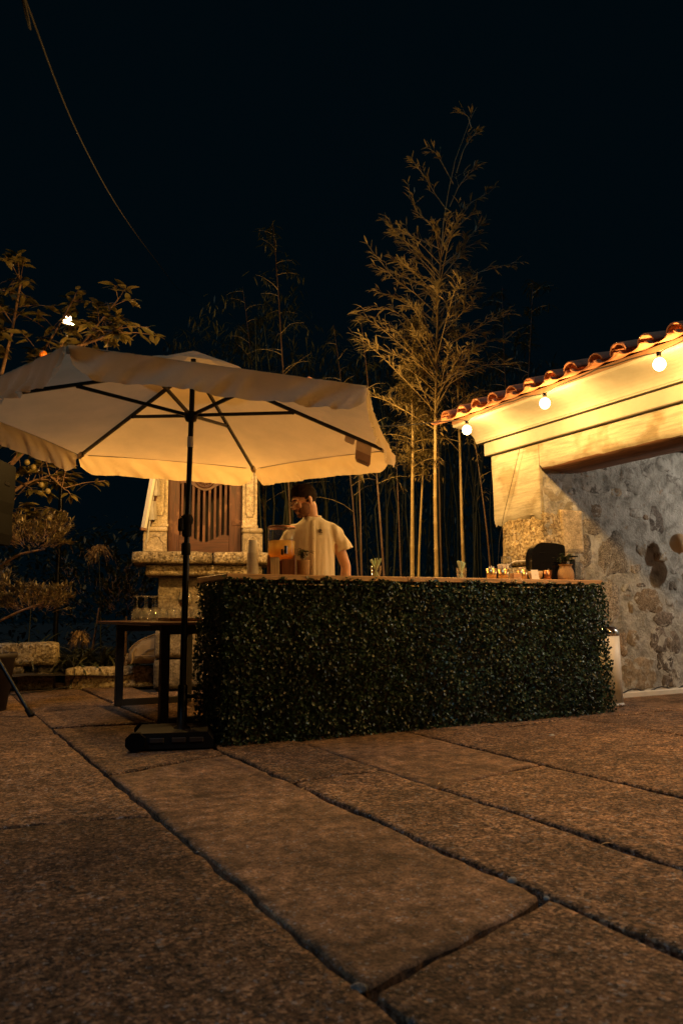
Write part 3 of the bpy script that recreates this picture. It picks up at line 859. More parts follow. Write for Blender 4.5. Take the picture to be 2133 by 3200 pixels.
def column(x0, x1, bx0, bx1, name):
    cx = (x0 + x1) / 2
    sh = MB()
    w = x1 - x0
    sh.bbox((cx, 0.19, 2.26), (w, 0.24, 1.08), 0.006)
    sh.bbox((cx, 0.185, 1.79), (w + .02, 0.26, 0.035), 0.008)
    o = gb(sh, 'column', m_fine)
    # recessed panel framed by a raised bead with clipped corners
    def frame(px0, px1, pz0, pz1, c, yf):
        P = [(px0, pz0 + c), (px0 + c * .5, pz0 + c), (px0 + c * .5, pz0), (px1 - c * .5, pz0), (px1 - c * .5, pz0 + c), (px1, pz0 + c), (px1, pz1), (px0, pz1)]
        m = MB()
        pts = [(x, yf, z) for x, z in P]
        m.tube(pts + [pts[0], pts[1]], 0.009, 6, smooth=False)
        gb(m, 'panel_bead', m_fine, o)
    frame(x0 + .035, x1 - .035, 1.90, 2.66, .03, 0.068)
    bs = MB(); bcx = (bx0 + bx1) / 2; bw = bx1 - bx0
    bs.bbox((bcx, 0.17, 1.60), (bw, 0.30, 0.215), 0.006)
    b = gb(bs, 'column_base', m_fine)
    m = MB(); zt = 1.74
    m.bbox((bcx, 0.17, zt), (bw + .012, 0.32, 0.062), 0.028, seg=4); gb(m, 'base_moulding', m_fine, b)
    m = MB()
    P = [(bx0 + .035, 1.52), (bx0 + .035, 1.59), (bx0 + .06, 1.61), (bx0 + .075, 1.65), (bcx, 1.672), (bx1 - .075, 1.65), (bx1 - .06, 1.61), (bx1 - .035, 1.59), (bx1 - .035, 1.52)]
    m.tube([(x, 0.019, z) for x, z in P], 0.008, 6, smooth=False); gb(m, 'panel_bead', m_fine, b)
column(-0.560, -0.392, -0.648, -0.394, 'l')
column(0.432, 0.598, 0.432, 0.655, 'r')
# door
dr = MB()
dr.bbox((-0.325, 0.16, 2.02), (0.125, 0.05, 1.06), 0.005); door = gb(dr, 'door', m_redwood)
dr = MB(); dr.bbox((0.355, 0.16, 2.02), (0.135, 0.05, 1.06), 0.005); gb(dr, 'door_stile', m_redwood, door)
def waved(name, top, z_flat, sgn):
    m = MB(); n = 36; F = []; Bk = []
    for i in range(n + 1):
        x = -0.2625 + 0.55 * i / n
        u = (i / n - .5) * 2
        s_ = 0.5 - 0.5 * math.cos(PI * min(1, abs(u) / 0.82)); s_ = s_ if abs(u) < .82 else 1 - ((abs(u) - .82) / .18) * .12
        z = top + sgn * 0.085 * s_
        F.append((x, z)); 
    poly = F + [(0.2875, z_flat), (-0.2625, z_flat)]
    if sgn < 0: poly = poly[::-1]
    m.prism(poly, 0.135, 0.18)
    return gb(m, name, m_redwoodh, door)
waved('bottom_rail', 1.615, 1.495, 1)
waved('top_rail', 2.20, 2.50, 1)
for i in range(9):
    x = -0.235 + i * 0.0605
    u = (x - 0.0125) / 0.275
    s_ = 0.085 * (0.5 - 0.5 * math.cos(PI * min(1, abs(u) / 0.82)))
    m = MB(); m.bbox((x, 0.158, 1.90 + s_), (0.029, 0.022, 0.64), 0.003); gb(m, 'door_slat', m_redwood, door)
m = MB()
for k in range(11):
    a = PI * k / 10
    m.tube([(0.0125 + 0.108 * math.cos(a + PI), 0.128, 2.345 + 0.108 * math.sin(a + PI))] * 1 + [(0.0125 + 0.108 * math.cos(a + PI + PI / 10), 0.128, 2.345 + 0.108 * math.sin(a + PI + PI / 10))], 0.013, 6)
gb(m, 'scroll_moulding', m_redwoodh, door)
for k in range(9):
    a = PI + PI * (k + 0.5) / 9
    m = MB(); m.ell((0.0125 + 0.055 * math.cos(a), 0.128, 2.345 + 0.055 * math.sin(a)), (0.036, 0.008, 0.014), 10, 6, Rm=None)
    m.v = [((x - (0.0125 + 0.055 * math.cos(a))) * math.cos(a) - (z - (2.345 + 0.055 * math.sin(a))) * math.sin(a) + 0.0125 + 0.055 * math.cos(a), y, (x - (0.0125 + 0.055 * math.cos(a))) * math.sin(a) + (z - (2.345 + 0.055 * math.sin(a))) * math.cos(a) + 2.345 + 0.055 * math.sin(a)) for x, y, z in m.v]
    gb(m, 'rosette_petal', m_redwoodh, door)
m = MB(); m.bbox((0.385, 0.128, 1.835), (0.13, 0.008, 0.062), 0.002); m.ell((0.41, 0.122, 1.845), (.008, .005, .008), 8, 5); gb(m, 'hinge_plate', m_lintel, door)
# body coloured near-black to paint the shade inside, eaves and roof behind
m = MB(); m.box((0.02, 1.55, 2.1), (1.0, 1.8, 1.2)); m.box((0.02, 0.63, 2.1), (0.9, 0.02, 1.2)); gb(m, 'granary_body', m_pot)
m = MB(); m.bbox((0.02, 0.30, 2.90), (1.44, 0.5, 0.22), 0.02); m.box((0.02, 0.30, 3.05), (1.60, 0.62, 0.09)); gb(m, 'entablature', m_fine)
m = MB()
m.prism([(-1.15, 3.08), (1.20, 3.08), (1.20, 3.14), (0.02, 3.52), (-1.15, 3.14)], 0.0, 2.6); gb(m, 'roof', m_terra)
for k in range(7):
    o = link_mesh('roof_tile', me_cov, gr, (1.18 - k * 0.0, 0.02 + k * 0.25, 3.17), (0, -0.31, PI + 0.05)); o.scale = (1.0, 1.2, 1.2)
    o.rotation_euler = (0, -0.31 + PI * 0, PI)
m = MB()
m.tube([(0.90, -0.05, 3.30), (1.02, -0.08, 3.33), (1.13, -0.10, 3.40), (1.19, -0.11, 3.50)], [0.075, 0.07, 0.06, 0.045], 10); gb(m, 'corner_tile', m_terra)

# stepladder against its left side
ld = thing('stepladder', 'folded pale wooden and aluminium stepladder leaning on the left of the granary', 'ladder', (2.10, 8.50, 1.49))
def lp(p): return (p[0] - 2.10, p[1] - 8.50, p[2] - 1.49)
m = MB(); m.bar(lp((2.225, 8.22, 2.95)), lp((2.098, 8.46, 1.75)), 0.032, 0.055); m.build('rail', m_white, ld)
m = MB(); m.bbox(lp((2.092, 8.465, 1.735)), (0.06, 0.05, 0.035), 0.006); m.build('rail_foot', m_stand, ld)
m = MB(); m.bar(lp((2.250, 8.32, 2.95)), lp((2.135, 8.50, 1.58)), 0.022, 0.03); m.build('rail', m_alu, ld)
m = MB(); m.bar(lp((2.300, 8.40, 2.90)), lp((2.16, 8.58, 1.50)), 0.022, 0.04); m.build('rail', m_stand, ld)
for k in range(4):
    f = 0.15 + k * 0.23
    a = Vector((2.23, 8.30, 2.9)).lerp(Vector((2.14, 8.44, 1.75)), f); 
    m = MB(); m.bar(lp(a), lp(a + Vector((0.055, 0.08, 0.02))), 0.07, 0.20); m.build('tread', m_alu, ld)
m = MB(); m.tube([lp((2.12, 8.42, 1.98)), lp((2.165, 8.44, 2.0)), lp((2.22, 8.52, 1.83))], 0.012, 6); m.build('brace', m_blackpl, ld)

# ================================================================== parasol
pa = thing('parasol', 'large cream six sided parasol on a black pole beside the hedge bar', 'parasol', (1.49, 4.91, 0.0))
O = Vector((1.49, 4.91, 0.0))
RIM = [Vector(p) - O for p in [(0.553, 3.773, 2.085), (2.04, 3.517, 2.017), (2.915, 4.692, 1.974), (2.416, 6.049, 2.025), (1.029, 6.281, 2.063), (0.049, 5.153, 2.098)]]
APEX = Vector((0.03, -0.01, 2.47))
VENT = 0.17
mcan = MB(); NS, NT_ = 16, 14
for i in range(6):
    A, B = RIM[i], RIM[(i + 1) % 6]
    V0 = []
    for a in range(NT_ + 1):
        t_ = VENT + (1 - VENT) * a / NT_
        for b in range(NS + 1):
            s_ = b / NS
            e = APEX.lerp(A.lerp(B, s_), t_)
            q = 4 * s_ * (1 - s_)
            e = e + (APEX - e) * 0.022 * q * t_                      # scalloped hem between the ribs
            e.z -= 0.030 * q * math.sin(PI * t_ * 0.9) + 0.012 * math.sin(PI * t_)   # cloth hangs between ribs
            e.z += 0.004 * nz(e.x * 3, e.y * 3, 2) * t_ * q
            V0.append(e)
    mcan.add(V0, [(a * (NS + 1) + b, a * (NS + 1) + b + 1, (a + 1) * (NS + 1) + b + 1, (a + 1) * (NS + 1) + b) for a in range(NT_) for b in range(NS)], 0, True)
canopy = mcan.build('canopy', m_canopy, pa)
m = MB()
for i in range(6):                                                 # raised vent cap
    A, B = RIM[i], RIM[(i + 1) % 6]
    V0 = []
    top = APEX + Vector((0, 0, 0.085))
    for a in range(5):
        t_ = 0.02 + 0.26 * a / 4
        for b in range(7):
            s_ = b / 6
            e = APEX.lerp(A.lerp(B, s_), t_) + Vector((0, 0, 0.085 - 0.06 * a / 4 + (0.035 * math.sin(s_ * PI) if a == 4 else 0)))
            V0.append(e)
    m.add(V0, [(a * 7 + b, a * 7 + b + 1, (a + 1) * 7 + b + 1, (a + 1) * 7 + b) for a in range(4) for b in range(6)], 0, True)
m.build('vent_cap', m_canopy, canopy)
for i in range(6):                                                 # hanging valances with creases and rounded lower corners
    A, B = RIM[i], RIM[(i + 1) % 6]
    out = ((A + B) / 2 - APEX); out.z = 0; out.normalize()
    ln = (B - A).length
    m = MB(); V0 = []; n = 70; k_ = 8
    front = i in (0, 5)
    for a in range(k_ + 1):
        for b in range(n + 1):
            s_ = b / n
            q = 4 * s_ * (1 - s_)
            e = A.lerp(B, s_); e = e + (APEX - e) * 0.022 * q
            e.z -= 0.012 * math.sin(PI) + 0.001
            d = min(s_, 1 - s_) * ln
            h = 0.165 * min(1.0, 0.30 + 0.70 * math.sqrt(max(0, min(1, d / 0.11)))) * (0.95 + 0.05 * nz(s_ * 7, i))
            f = a / k_
            fold = (0.046 * nz(s_ * 13 + i * 9 + f * 1.8, f * 0.6, i) + 0.026 * nz(s_ * 34 + f * 3.6 + i, f, 5)) * (0.25 + f) * (1.0 if front else 0.55)
            inset = 0.010 * math.sin(PI * f)
            if d < 0.02: e = e.lerp((A + B) / 2, 0.012 * f)
            V0.append(e + Vector((0, 0, -h * f)) + out * (0.012 + fold + 0.010 * f - inset))
    m.add(V0, [(a * (n + 1) + b, a * (n + 1) + b + 1, (a + 1) * (n + 1) + b + 1, (a + 1) * (n + 1) + b) for a in range(k_) for b in range(n)], 0, True)
    vl = m.build('valance', m_canopy, canopy)
    m = MB(); hem = [A.lerp(B, s_ / 20) + (APEX - A.lerp(B, s_ / 20)) * 0.022 * 4 * (s_ / 20) * (1 - s_ / 20) + Vector((0, 0, -0.004)) + out * 0.004 for s_ in range(1, 20)]
    m.tube(hem, 0.0045, 5); m.build('hem_seam', m_seam, canopy)
RUN = Vector((0.018, -0.005, 2.12))
for i in range(6):
    e = RIM[i]
    a = APEX + Vector((0, 0, -0.03)) + (e - APEX) * 0.04
    b = e + Vector((0, 0, -0.022)) - (e - APEX) * 0.012
    m = MB(); m.bar(a, b, 0.016, 0.024); rib = m.build('rib', m_black, pa)
    m = MB(); m.bar(b - (b - a).normalized() * 0.05, b + (b - a).normalized() * 0.012, 0.028, 0.034); m.build('rib_pocket', m_seam, rib)
    mid = a.lerp(b, 0.47) + Vector((0, 0, -0.014))
    r0 = RUN + (Vector((e.x, e.y, 0)) - Vector((RUN.x, RUN.y, 0))).normalized() * 0.045
    m = MB(); m.bar(r0, mid, 0.014, 0.022); m.build('strut', m_black, pa)
    m = MB(); m.ell(mid, (0.016, 0.016, 0.014), 8, 6); m.build('strut_joint', m_black, rib)
m = MB(); m.tube([(-.005, 0, 0.10), (0.006, 0, 1.25)], 0.0205, 16); m.build('lower_pole', m_black, pa)
m = MB(); m.tube([(0.006, 0, 1.25), (0.028, -0.005, 2.50)], 0.0175, 16); m.build('upper_pole', m_black, pa)
m = MB(); m.lathe([(0.026, -0.06), (0.031, -0.05), (0.031, 0.02), (0.038, 0.025), (0.041, 0.05), (0.036, 0.075), (0.022, 0.085)], 16, (0.006, 0, 1.37)); 
m.bbox((-0.038, -0.012, 1.385), (0.03, 0.045, 0.085), 0.01, seg=2); m.build('height_clamp', m_blackpl, pa)
m = MB(); m.lathe([(0.024, -0.05), (0.030, -0.045), (0.030, 0.02), (0.024, 0.03)], 16, (0.003, 0, 1.24)); m.build('pole_sleeve', m_blackpl, pa)
m = MB(); m.lathe([(0.0205, -0.035), (0.0208, 0.035)], 16, (0.0185, 0, 1.935)); m.build('pole_sticker', m_alu, pa)
m = MB(); m.lathe([(0.020, -0.05), (0.034, -0.045), (0.046, -0.015), (0.046, 0.012), (0.032, 0.02), (0.02, 0.022)], 18, tuple(RUN)); m.build('runner', m_black, pa)
m = MB(); m.lathe([(0.018, -0.03), (0.045, -0.02), (0.045, 0.02), (0.02, 0.03), (0, 0.03)], 18, tuple(APEX + Vector((0, 0, -0.03)))); m.build('top_hub', m_black, pa)
# paper tag and care label hanging from the right rib
rb0 = APEX + (RIM[2] - APEX) * 0.76 + Vector((0, 0, -0.026)); rb1 = APEX + (RIM[2] - APEX) * 0.90 + Vector((0, 0, -0.026))
ax = (rb1 - rb0).normalized()
def tagplate(name, a, b, h, mat, skew=0.0):
    m = MB()
    dn = Vector((-0.02 + skew, -0.02, -1.0)).normalized()
    nr = (b - a).cross(dn).normalized() * 0.0006
    P = [a, b, b + dn * h * 0.86, b + dn * h - (b - a) * 0.12, a + dn * h + (b - a) * 0.12, a + dn * h * 0.86]
    m.add([p - nr for p in P] + [p + nr for p in P], [(0, 1, 2, 3, 4, 5), (11, 10, 9, 8, 7, 6)] + [(i, i + 6, (i + 1) % 6 + 6, (i + 1) % 6) for i in range(6)])
    return m.build(name, mat, pa), dn, nr
m_tag = plain('kraft_tag', (0.62, 0.48, 0.36), 0.8, vary=0.15, bump=0)
m_tagdk = plain('kraft_tag_dark', (0.36, 0.23, 0.165), 0.8, vary=0.15, bump=0)
t0 = rb0.lerp(rb1, 0.42); t1 = rb1
tg, dn, nr = tagplate('swing_tag', t0, t1, 0.165, m_tag, -0.10)
tagplate('care_label', rb0, rb0.lerp(rb1, 0.36), 0.055, m_tag, -0.2)
nrm = nr.normalized()
if nrm.dot(Vector((-1, -1, 0))) < 0: nrm = -nrm
m = MB()
P = [t0.lerp(t1, 0.01) + dn * 0.08, t0.lerp(t1, 0.99) + dn * 0.08, t0.lerp(t1, 0.99) + dn * 0.141, t0.lerp(t1, 0.88) + dn * 0.163, t0.lerp(t1, 0.12) + dn * 0.163, t0.lerp(t1, 0.01) + dn * 0.141]
m.add([p + nrm * 0.0016 for p in P], [(0, 1, 2, 3, 4, 5)]); m.build('tag_print', m_tagdk, tg)
def text_mesh(name, body, size, mat, parent, origin, xdir, ydir, bold=False):
    cu = bpy.data.curves.new(name, 'FONT'); cu.body = body; cu.size = size; cu.align_x = 'CENTER'
    if bold: cu.offset = size * 0.02
    o = bpy.data.objects.new(name, cu); COL.objects.link(o)
    dg = bpy.context.evaluated_depsgraph_get(); dg.update()
    me = bpy.data.meshes.new_from_object(o.evaluated_get(dg))
    bpy.data.objects.remove(o)
    me.materials.clear(); me.materials.append(mat)
    x = Vector(xdir).normalized(); y = Vector(ydir).normalized(); z = x.cross(y).normalized(); y = z.cross(x)
    Mx = Matrix((x, y, z)).transposed().to_4x4(); Mx.translation = Vector(origin)
    me.transform(Mx)
    return link_mesh(name, me, parent)
tx = (t1 - t0).normalized()
if tx.dot(Vector((0.88, -0.47, 0))) < 0: tx = -tx
text_mesh('tag_lettering', 'BEAUTIFUL', 0.016, m_print, tg, t0.lerp(t1, 0.5) + dn * 0.148 + nrm * 0.003, tx, -dn, True)

# parasol base: flat weighted box with octagonal roll ends
pb = thing('weighted_foot', 'dark plastic weighted parasol foot with chamfered sides on the paving', 'parasol foot', (1.44, 4.93, 0.0), R(-20))
m = MB()
P = [(-0.25, 0.012), (-0.25, 0.06), (-0.215, 0.105), (0.215, 0.105), (0.25, 0.06), (0.25, 0.012)]
m.prism(P, -0.20, 0.22); m.build('base_body', m_blackpl, pb)
for x in (-0.205,):
    m = MB()
    P = [(x + 0.062 * math.cos(PI / 8 + k * PI / 4), 0.060 + 0.058 * math.sin(PI / 8 + k * PI / 4)) for k in range(8)][::-1]
    m.prism(P, -0.245, -0.195); m.build('roll_end', m_boxblack, pb)
    m = MB(); m.prism(P, 0.215, 0.255); m.build('roll_end', m_boxblack, pb)
for x in (-0.085, 0.045, 0.15):
    m = MB(); m.bbox((x, -0.203, 0.062), (0.085, 0.012, 0.03), 0.004); m.build('base_slot', m_pot, pb)
m = MB(); m.lathe([(0.055, 0.105), (0.05, 0.115), (0.031, 0.12), (0.030, 0.36), (0.027, 0.37)], 16, (0.052, 0.0, 0)); m.build('pole_socket', m_black, pb)
m = MB(); m.tube([(0.075, 0, 0.30), (0.125, 0.0, 0.30)], 0.014, 8); m.ell((0.135, 0, 0.30), (0.012, 0.026, 0.026), 10, 6); m.build('clamp_knob', m_blackpl, pb)

# ================================================================== bar with hedge panels
bar = thing('hedge_bar', 'long bar clad in dark green artificial hedge with a pine top', 'bar counter', (1.69, 4.70, 0))
m = MB(); m.box((1.655, 0.325, 0.50), (3.20, 0.52, 1.00)); m.build('bar_carcass', m_pot, bar)
m = MB(); m.bbox((0.675, 0.285, 1.047), (1.35, 0.60, 0.036), 0.003); m.build('counter_board', m_pine, bar)
m = MB(); m.bbox((2.305, 0.285, 1.048), (1.905, 0.60, 0.036), 0.003); m.build('counter_board', m_pine, bar)
hm = MB(); rh = random.Random(3)
def hleaf(p, n):
    n = (Vector(n) + Vector((rh.gauss(0, .65), rh.gauss(0, .65), rh.gauss(0.15, .6)))).normalized()
    u = n.orthogonal().normalized(); u.rotate(Matrix.Rotation(rh.uniform(0, 6.28), 3, n)); w = n.cross(u)
    L = rh.uniform(0.0075, 0.0150); Wd = L * rh.uniform(0.62, 0.9)
    p = Vector(p); b = len(hm.v); cup = n * L * 0.35
    P = [p - u * L, p + w * Wd + cup * .5, p + u * L * .75 + w * Wd * .6 + cup, p + u * L + cup, p + u * L * .75 - w * Wd * .6 + cup, p - w * Wd + cup * .5, p]
    hm.v += [tuple(q) for q in P]
    for f in ((0, 6, 1), (1, 6, 2), (2, 6, 3), (3, 6, 4), (4, 6, 5), (5, 6, 0)):
        hm.f.append(tuple(b + i for i in f)); hm.m.append(0); hm.s.append(True)
def bulge(x, z): return 0.018 * nz(x * 3, z * 3, 1) + 0.012 * nz(x * 9, z * 9, 2)
for _ in range(25000):                                              # front
    x = rh.uniform(-0.02, 3.27); z = rh.uniform(0.0, 1.03)
    fl = 0.05 * max(0, x - 3.2) / 0.07 * (1 - z)
    hleaf((x + fl, -0.01 - bulge(x, z) - rh.uniform(-0.035, 0.018) - 0.012 * (1 - z), z), (0, -1, 0))
for _ in range(4600):                                               # left end
    y = rh.uniform(-0.02, 0.57); z = rh.uniform(0.0, 1.02)
    hleaf((-0.005 - bulge(y, z) - rh.uniform(-0.035, 0.015), y, z), (-1, 0, 0))
for _ in range(3600):                                               # right end
    y = rh.uniform(-0.03, 0.57); z = rh.uniform(0.0, 1.02)
    hleaf((3.265 + 0.045 * (1 - z) + rh.uniform(-0.035, 0.03) + bulge(y, z), y, z), (1, 0, 0))
for k in range(46):                                                 # sprigs standing over the edge of the top
    cx = rh.uniform(0.0, 3.26); hgt = rh.uniform(0.0, 0.025)
    for _ in range(rh.randint(5, 12)):
        hleaf((cx + rh.gauss(0, .014), -0.025 + rh.uniform(-.012, .012), 1.022 + rh.uniform(0, 0.012) + hgt * rh.random()), (0, -.6, 1))
tag(hm.build('hedge_foliage', m_hedge, bar), kind='stuff')

# ---- things standing on the bar
ZB = 1.0665
def on_bar(name, label, cat, x, y=5.0, group=None): return thing(name, label, cat, (x, y, ZB), 0, group)
c = on_bar('cup_stack', 'tall stack of paper cups turned upside down on the left of the bar', 'paper cups', 1.99)
for k in range(17):
    m = MB(); z = k * 0.0095 if k else 0
    m.lathe([(0.0395, z), (0.0405, z + .004), (0.0385, z + 0.005), (0.0285, z + 0.094), (0.0, z + 0.094)], 20); m.build('paper_cup', m_cup, c)
d = on_bar('drink_dispenser', 'glass drink dispenser of orange punch with steel tap on a wooden stand', 'drink dispenser', 2.203, 5.0)
d.rotation_euler.z = R(-24)
m = MB(); m.lathe([(0, 0.118), (0.075, 0.118), (0.090, 0.130), (0.0945, 0.15), (0.0945, 0.325), (0.090, 0.34), (0.093, 0.346)], 32); m.build('glass_jar', m_clear, d)
m = MB(); m.lathe([(0, 0.124), (0.072, 0.124), (0.087, 0.134), (0.0915, 0.152), (0.0915, 0.248), (0, 0.248)], 32); m.build('orange_punch', m_juice, d)
m = MB(); m.lathe([(0.0, 0.352), (0.090, 0.352), (0.096, 0.348), (0.096, 0.336), (0.092, 0.334)], 32); m.build('lid', m_glass, d)
m = MB(); m.lathe([(0.0955, 0.338), (0.099, 0.343), (0.0955, 0.349)], 32); m.build('lid_rim', m_copper, d)
m = MB(); m.bbox((-0.088, 0.0, 0.072), (0.018, 0.16, 0.144), 0.003); m.bbox((0.09, 0.0, 0.072), (0.014, 0.16, 0.144), 0.003); m.bbox((0.0, 0.06, 0.058), (0.165, 0.016, 0.116), 0.003); m.build('stand', m_stand, d)
m = MB(); m.bbox((-0.044, -0.080, 0.066), (0.064, 0.014, 0.130), 0.003); m.build('front_board', m_pale, d)
m = MB(); m.bbox((0.045, -0.072, 0.060), (0.085, 0.012, 0.115), 0.003); m.build('front_board', m_stand, d)
m = MB(); m.tube([(0.030, -0.088, 0.172), (0.030, -0.125, 0.172)], 0.013, 12); m.tube([(0.030, -0.118, 0.150), (0.030, -0.118, 0.205)], 0.0135, 12); m.build('tap', m_chrome, d)
m = MB(); m.tube([(0.012, -0.105, 0.165), (-0.002, -0.105, 0.165)], 0.02, 12); m.build('tap_washer', m_blackpl, d)

def pot_plant(name, label, x, y, prof, h, n, L, group, seed):
    p = on_bar(name, label, 'pot plant', x, y, group)
    m = MB(); m.lathe(prof, 28); m.build('wicker_pot', m_wicker, p)
    zt = prof[-1][1]
    m = MB(); m.lathe([(prof[-1][0] * .9, zt - .012), (0, zt - .01)], 16); m.build('soil', m_soil, p)
    r_ = random.Random(seed); m = MB(); st = MB()
    for k in range(9):
        a = r_.uniform(0, 6.28); rr = r_.uniform(0.0, 0.022)
        b0 = Vector((rr * math.cos(a), rr * math.sin(a), zt - .01)); tip = Vector((rr * 2.0 * math.cos(a), rr * 2.0 * math.sin(a), zt + h * r_.uniform(.5, .8)))
        st.tube([b0, tip], 0.0022, 5)
        for q in range(n):
            f = r_.uniform(.35, 1); aa = r_.uniform(0, 6.28)
            m.leaf(b0.lerp(tip, f), (math.cos(aa), math.sin(aa), r_.uniform(.0, .9)), (0, 0, 1), L * r_.uniform(.7, 1.1), L * .28, 0.7, 0.3, 3)
    st.build('stem', m_bark, p); tag(m.build('foliage', m_potleaf, p), kind='stuff')
pot_plant('pot_plant', 'small pot plant in a straight wicker pot beside the drink dispenser', 2.37, 5.0, [(0, 0), (0.040, 0), (0.044, 0.03), (0.046, 0.10), (0.047, 0.118), (0.044, 0.120)], 0.12, 8, 0.055, 'wicker pot plants on the bar', 3)
pot_plant('pot_plant', 'pot plant in a round belly woven vase by the coffee machine', 4.775, 4.92, [(0, 0), (0.058, 0), (0.066, 0.02), (0.069, 0.055), (0.062, 0.09), (0.048, 0.118), (0.050, 0.130), (0.060, 0.140)], 0.12, 8, 0.06, 'wicker pot plants on the bar', 8)

def straws(x, label, seed, spread):
    t_ = on_bar('straw_glass', label, 'glass', x, 5.0, 'glasses of straws on the bar')
    m = MB(); m.lathe([(0, 0.004), (0.033, 0.004), (0.042, 0.092), (0.043, 0.094), (0.041, 0.094), (0.032, 0.008), (0, 0.008)], 24); m.build('glass', m_clear, t_)
    r_ = random.Random(seed)
    for k in range(13):
        a = r_.uniform(0, 6.28)
        b0 = Vector((-0.02 * math.cos(a) * spread, -0.02 * math.sin(a), 0.01)); b1 = Vector((0.038 * math.cos(a) * (0.5 + .5 * spread), 0.030 * math.sin(a), r_.uniform(0.130, 0.152)))
        m = MB(); m.tube([b0, b1], 0.0042, 8); m.build('straw', m_straw, t_)
straws(2.967, 'glass holding splayed pale green straws, the one near the barman', 4, 1.4)
straws(3.75, 'glass packed with upright pale green straws, the one near the stone pillar', 9, 0.7)

def tumbler(name, label, cat, x, y, r0, r1, h, mat, group=None):
    t_ = on_bar(name, label, cat, x, y, group)
    m = MB(); m.lathe([(0, 0), (r0, 0), (r1, h), (r1 - .003, h), (r0 - .003, .004), (0, .004)], 24); m.build('cup', mat, t_)
    return t_
g1 = tumbler('metal_cup', 'brushed gold cup holding torn white sachets, leftmost of the gold cups', 'cup', 4.05, 5.0, 0.036, 0.046, 0.095, m_brass, 'metal cups on the bar')
for k in range(5):
    m = MB(); m.box((-0.02 + k * .01, 0.0 + (k % 2) * .012, 0.085), (0.016, 0.004, 0.04 + .012 * (k % 3)), 0, None, 0.6 * k); m.build('sachet', m_paper, g1)
g2 = tumbler('metal_cup', 'brushed gold cup crammed with white sugar sticks', 'cup', 4.172, 5.0, 0.038, 0.048, 0.092, m_brass, 'metal cups on the bar')
for k in range(26):
    a = k * 2.4; rr = 0.042 * math.sqrt((k + .5) / 26)
    m = MB(); m.tube([(rr * .7 * math.cos(a), rr * .7 * math.sin(a), 0.02), (rr * 1.12 * math.cos(a), rr * 1.05 * math.sin(a), 0.130 + 0.006 * math.sin(k * 5))], 0.0055, 6); m.build('sugar_stick', m_sugar, g2)
j = on_bar('glass_jar', 'clear ribbed glass jar upside down behind the gold cups', 'glass jar', 4.29, 5.10)
m = MB(); m.lathe([(0.046, 0.0), (0.050, 0.01), (0.050, 0.05), (0.042, 0.19), (0.040, 0.205), (0, 0.205)], 16, smooth=False); m.lathe([(0.047, 0.0), (0.047, 0.05), (0.037, 0.195), (0, 0.196)], 16, smooth=False); m.build('jar', m_glass, j)
m = MB(); m.lathe([(0.041, 0.193), (0.044, 0.199), (0.040, 0.208)], 16); m.build('jar_rim', m_glass, j)
bx = on_bar('wooden_box', 'low plain wooden box in front of the upturned glass jar', 'box', 4.292, 4.99)
m = MB(); m.bbox((0, 0, 0.031), (0.085, 0.05, 0.062), 0.003); m.build('box_body', m_pine, bx)
g3 = tumbler('metal_cup', 'dull gold cup with a round pale biscuit behind the small card', 'cup', 4.395, 5.03, 0.038, 0.048, 0.092, m_brass, 'metal cups on the bar')
m = MB(); m.ell((-0.018, 0.0, 0.095), (0.020, 0.012, 0.022), 12, 8); m.build('biscuit', m_pale, g3)
cd_ = on_bar('table_card', 'small white card with a little curved logo on a wooden holder', 'card', 4.425, 4.90)
cd_.rotation_euler.z = R(-26)
m = MB(); m.bbox((0.01, 0, 0.005), (0.09, 0.03, 0.010), 0.002); m.build('card_holder', m_pale, cd_)
m = MB(); m.add([(-.032, .0, .009), (.030, .0, .009), (.024, .018, .088), (-.034, .018, .088), (-.032, .002, .009), (.030, .002, .009), (.024, .020, .088), (-.034, .020, .088)], [(0, 1, 2, 3), (7, 6, 5, 4), (0, 3, 7, 4), (1, 5, 6, 2), (2, 6, 7, 3)]); cf = m.build('card_face', m_paper, cd_)
m = MB()
P = [(-.006 + .006 * k, 0.0095 - .0012, 0.047 - 0.004 * math.sin(PI * k / 2)) for k in range(3)]
m.tube(P, 0.0011, 5); m.build('card_logo', m_print, cf)
bw = on_bar('bowl', 'round ochre ceramic bowl between the white card and the copper cup', 'bowl', 4.53, 5.02)
m = MB(); m.lathe([(0, 0.0), (0.030, 0.0), (0.034, 0.008), (0.056, 0.04), (0.064, 0.083), (0.061, 0.083), (0.052, 0.042), (0.028, 0.012), (0, 0.012)], 28); m.build('bowl_body', m_bowl, bw)
tumbler('metal_cup', 'small dark copper cup under the coffee machine', 'cup', 4.648, 5.0, 0.028, 0.036, 0.092, m_copper, 'metal cups on the bar')
cm = on_bar('coffee_machine', 'glossy black rounded coffee machine with a clear water tank', 'coffee machine', 4.745, 5.13)
cm.rotation_euler.z = R(-24)
m = MB()
P = [(-0.145, 0.0), (-0.145, 0.20)]
for k in range(9):
    a = PI / 2 * k / 8
    P.append((-0.145 + 0.10 * (1 - math.cos(a)), 0.20 + 0.135 * math.sin(a)))
P += [(0.06, 0.330), (0.135, 0.315), (0.150, 0.300), (0.150, 0.0)]
m.prism(P[::-1], -0.085, 0.085); m.build('machine_body', m_gloss, cm)
m = MB(); 
Q = [(-0.147, 0.20)] + [(-0.147 + 0.10 * (1 - math.cos(PI / 2 * k / 8)), 0.20 + 0.1375 * math.sin(PI / 2 * k / 8)) for k in range(9)] + [(0.06, 0.333), (0.135, 0.318), (0.153, 0.30)]
m.tube([(x, -0.086, z) for x, z in Q], 0.004, 6); m.build('chrome_trim', m_chrome, cm)
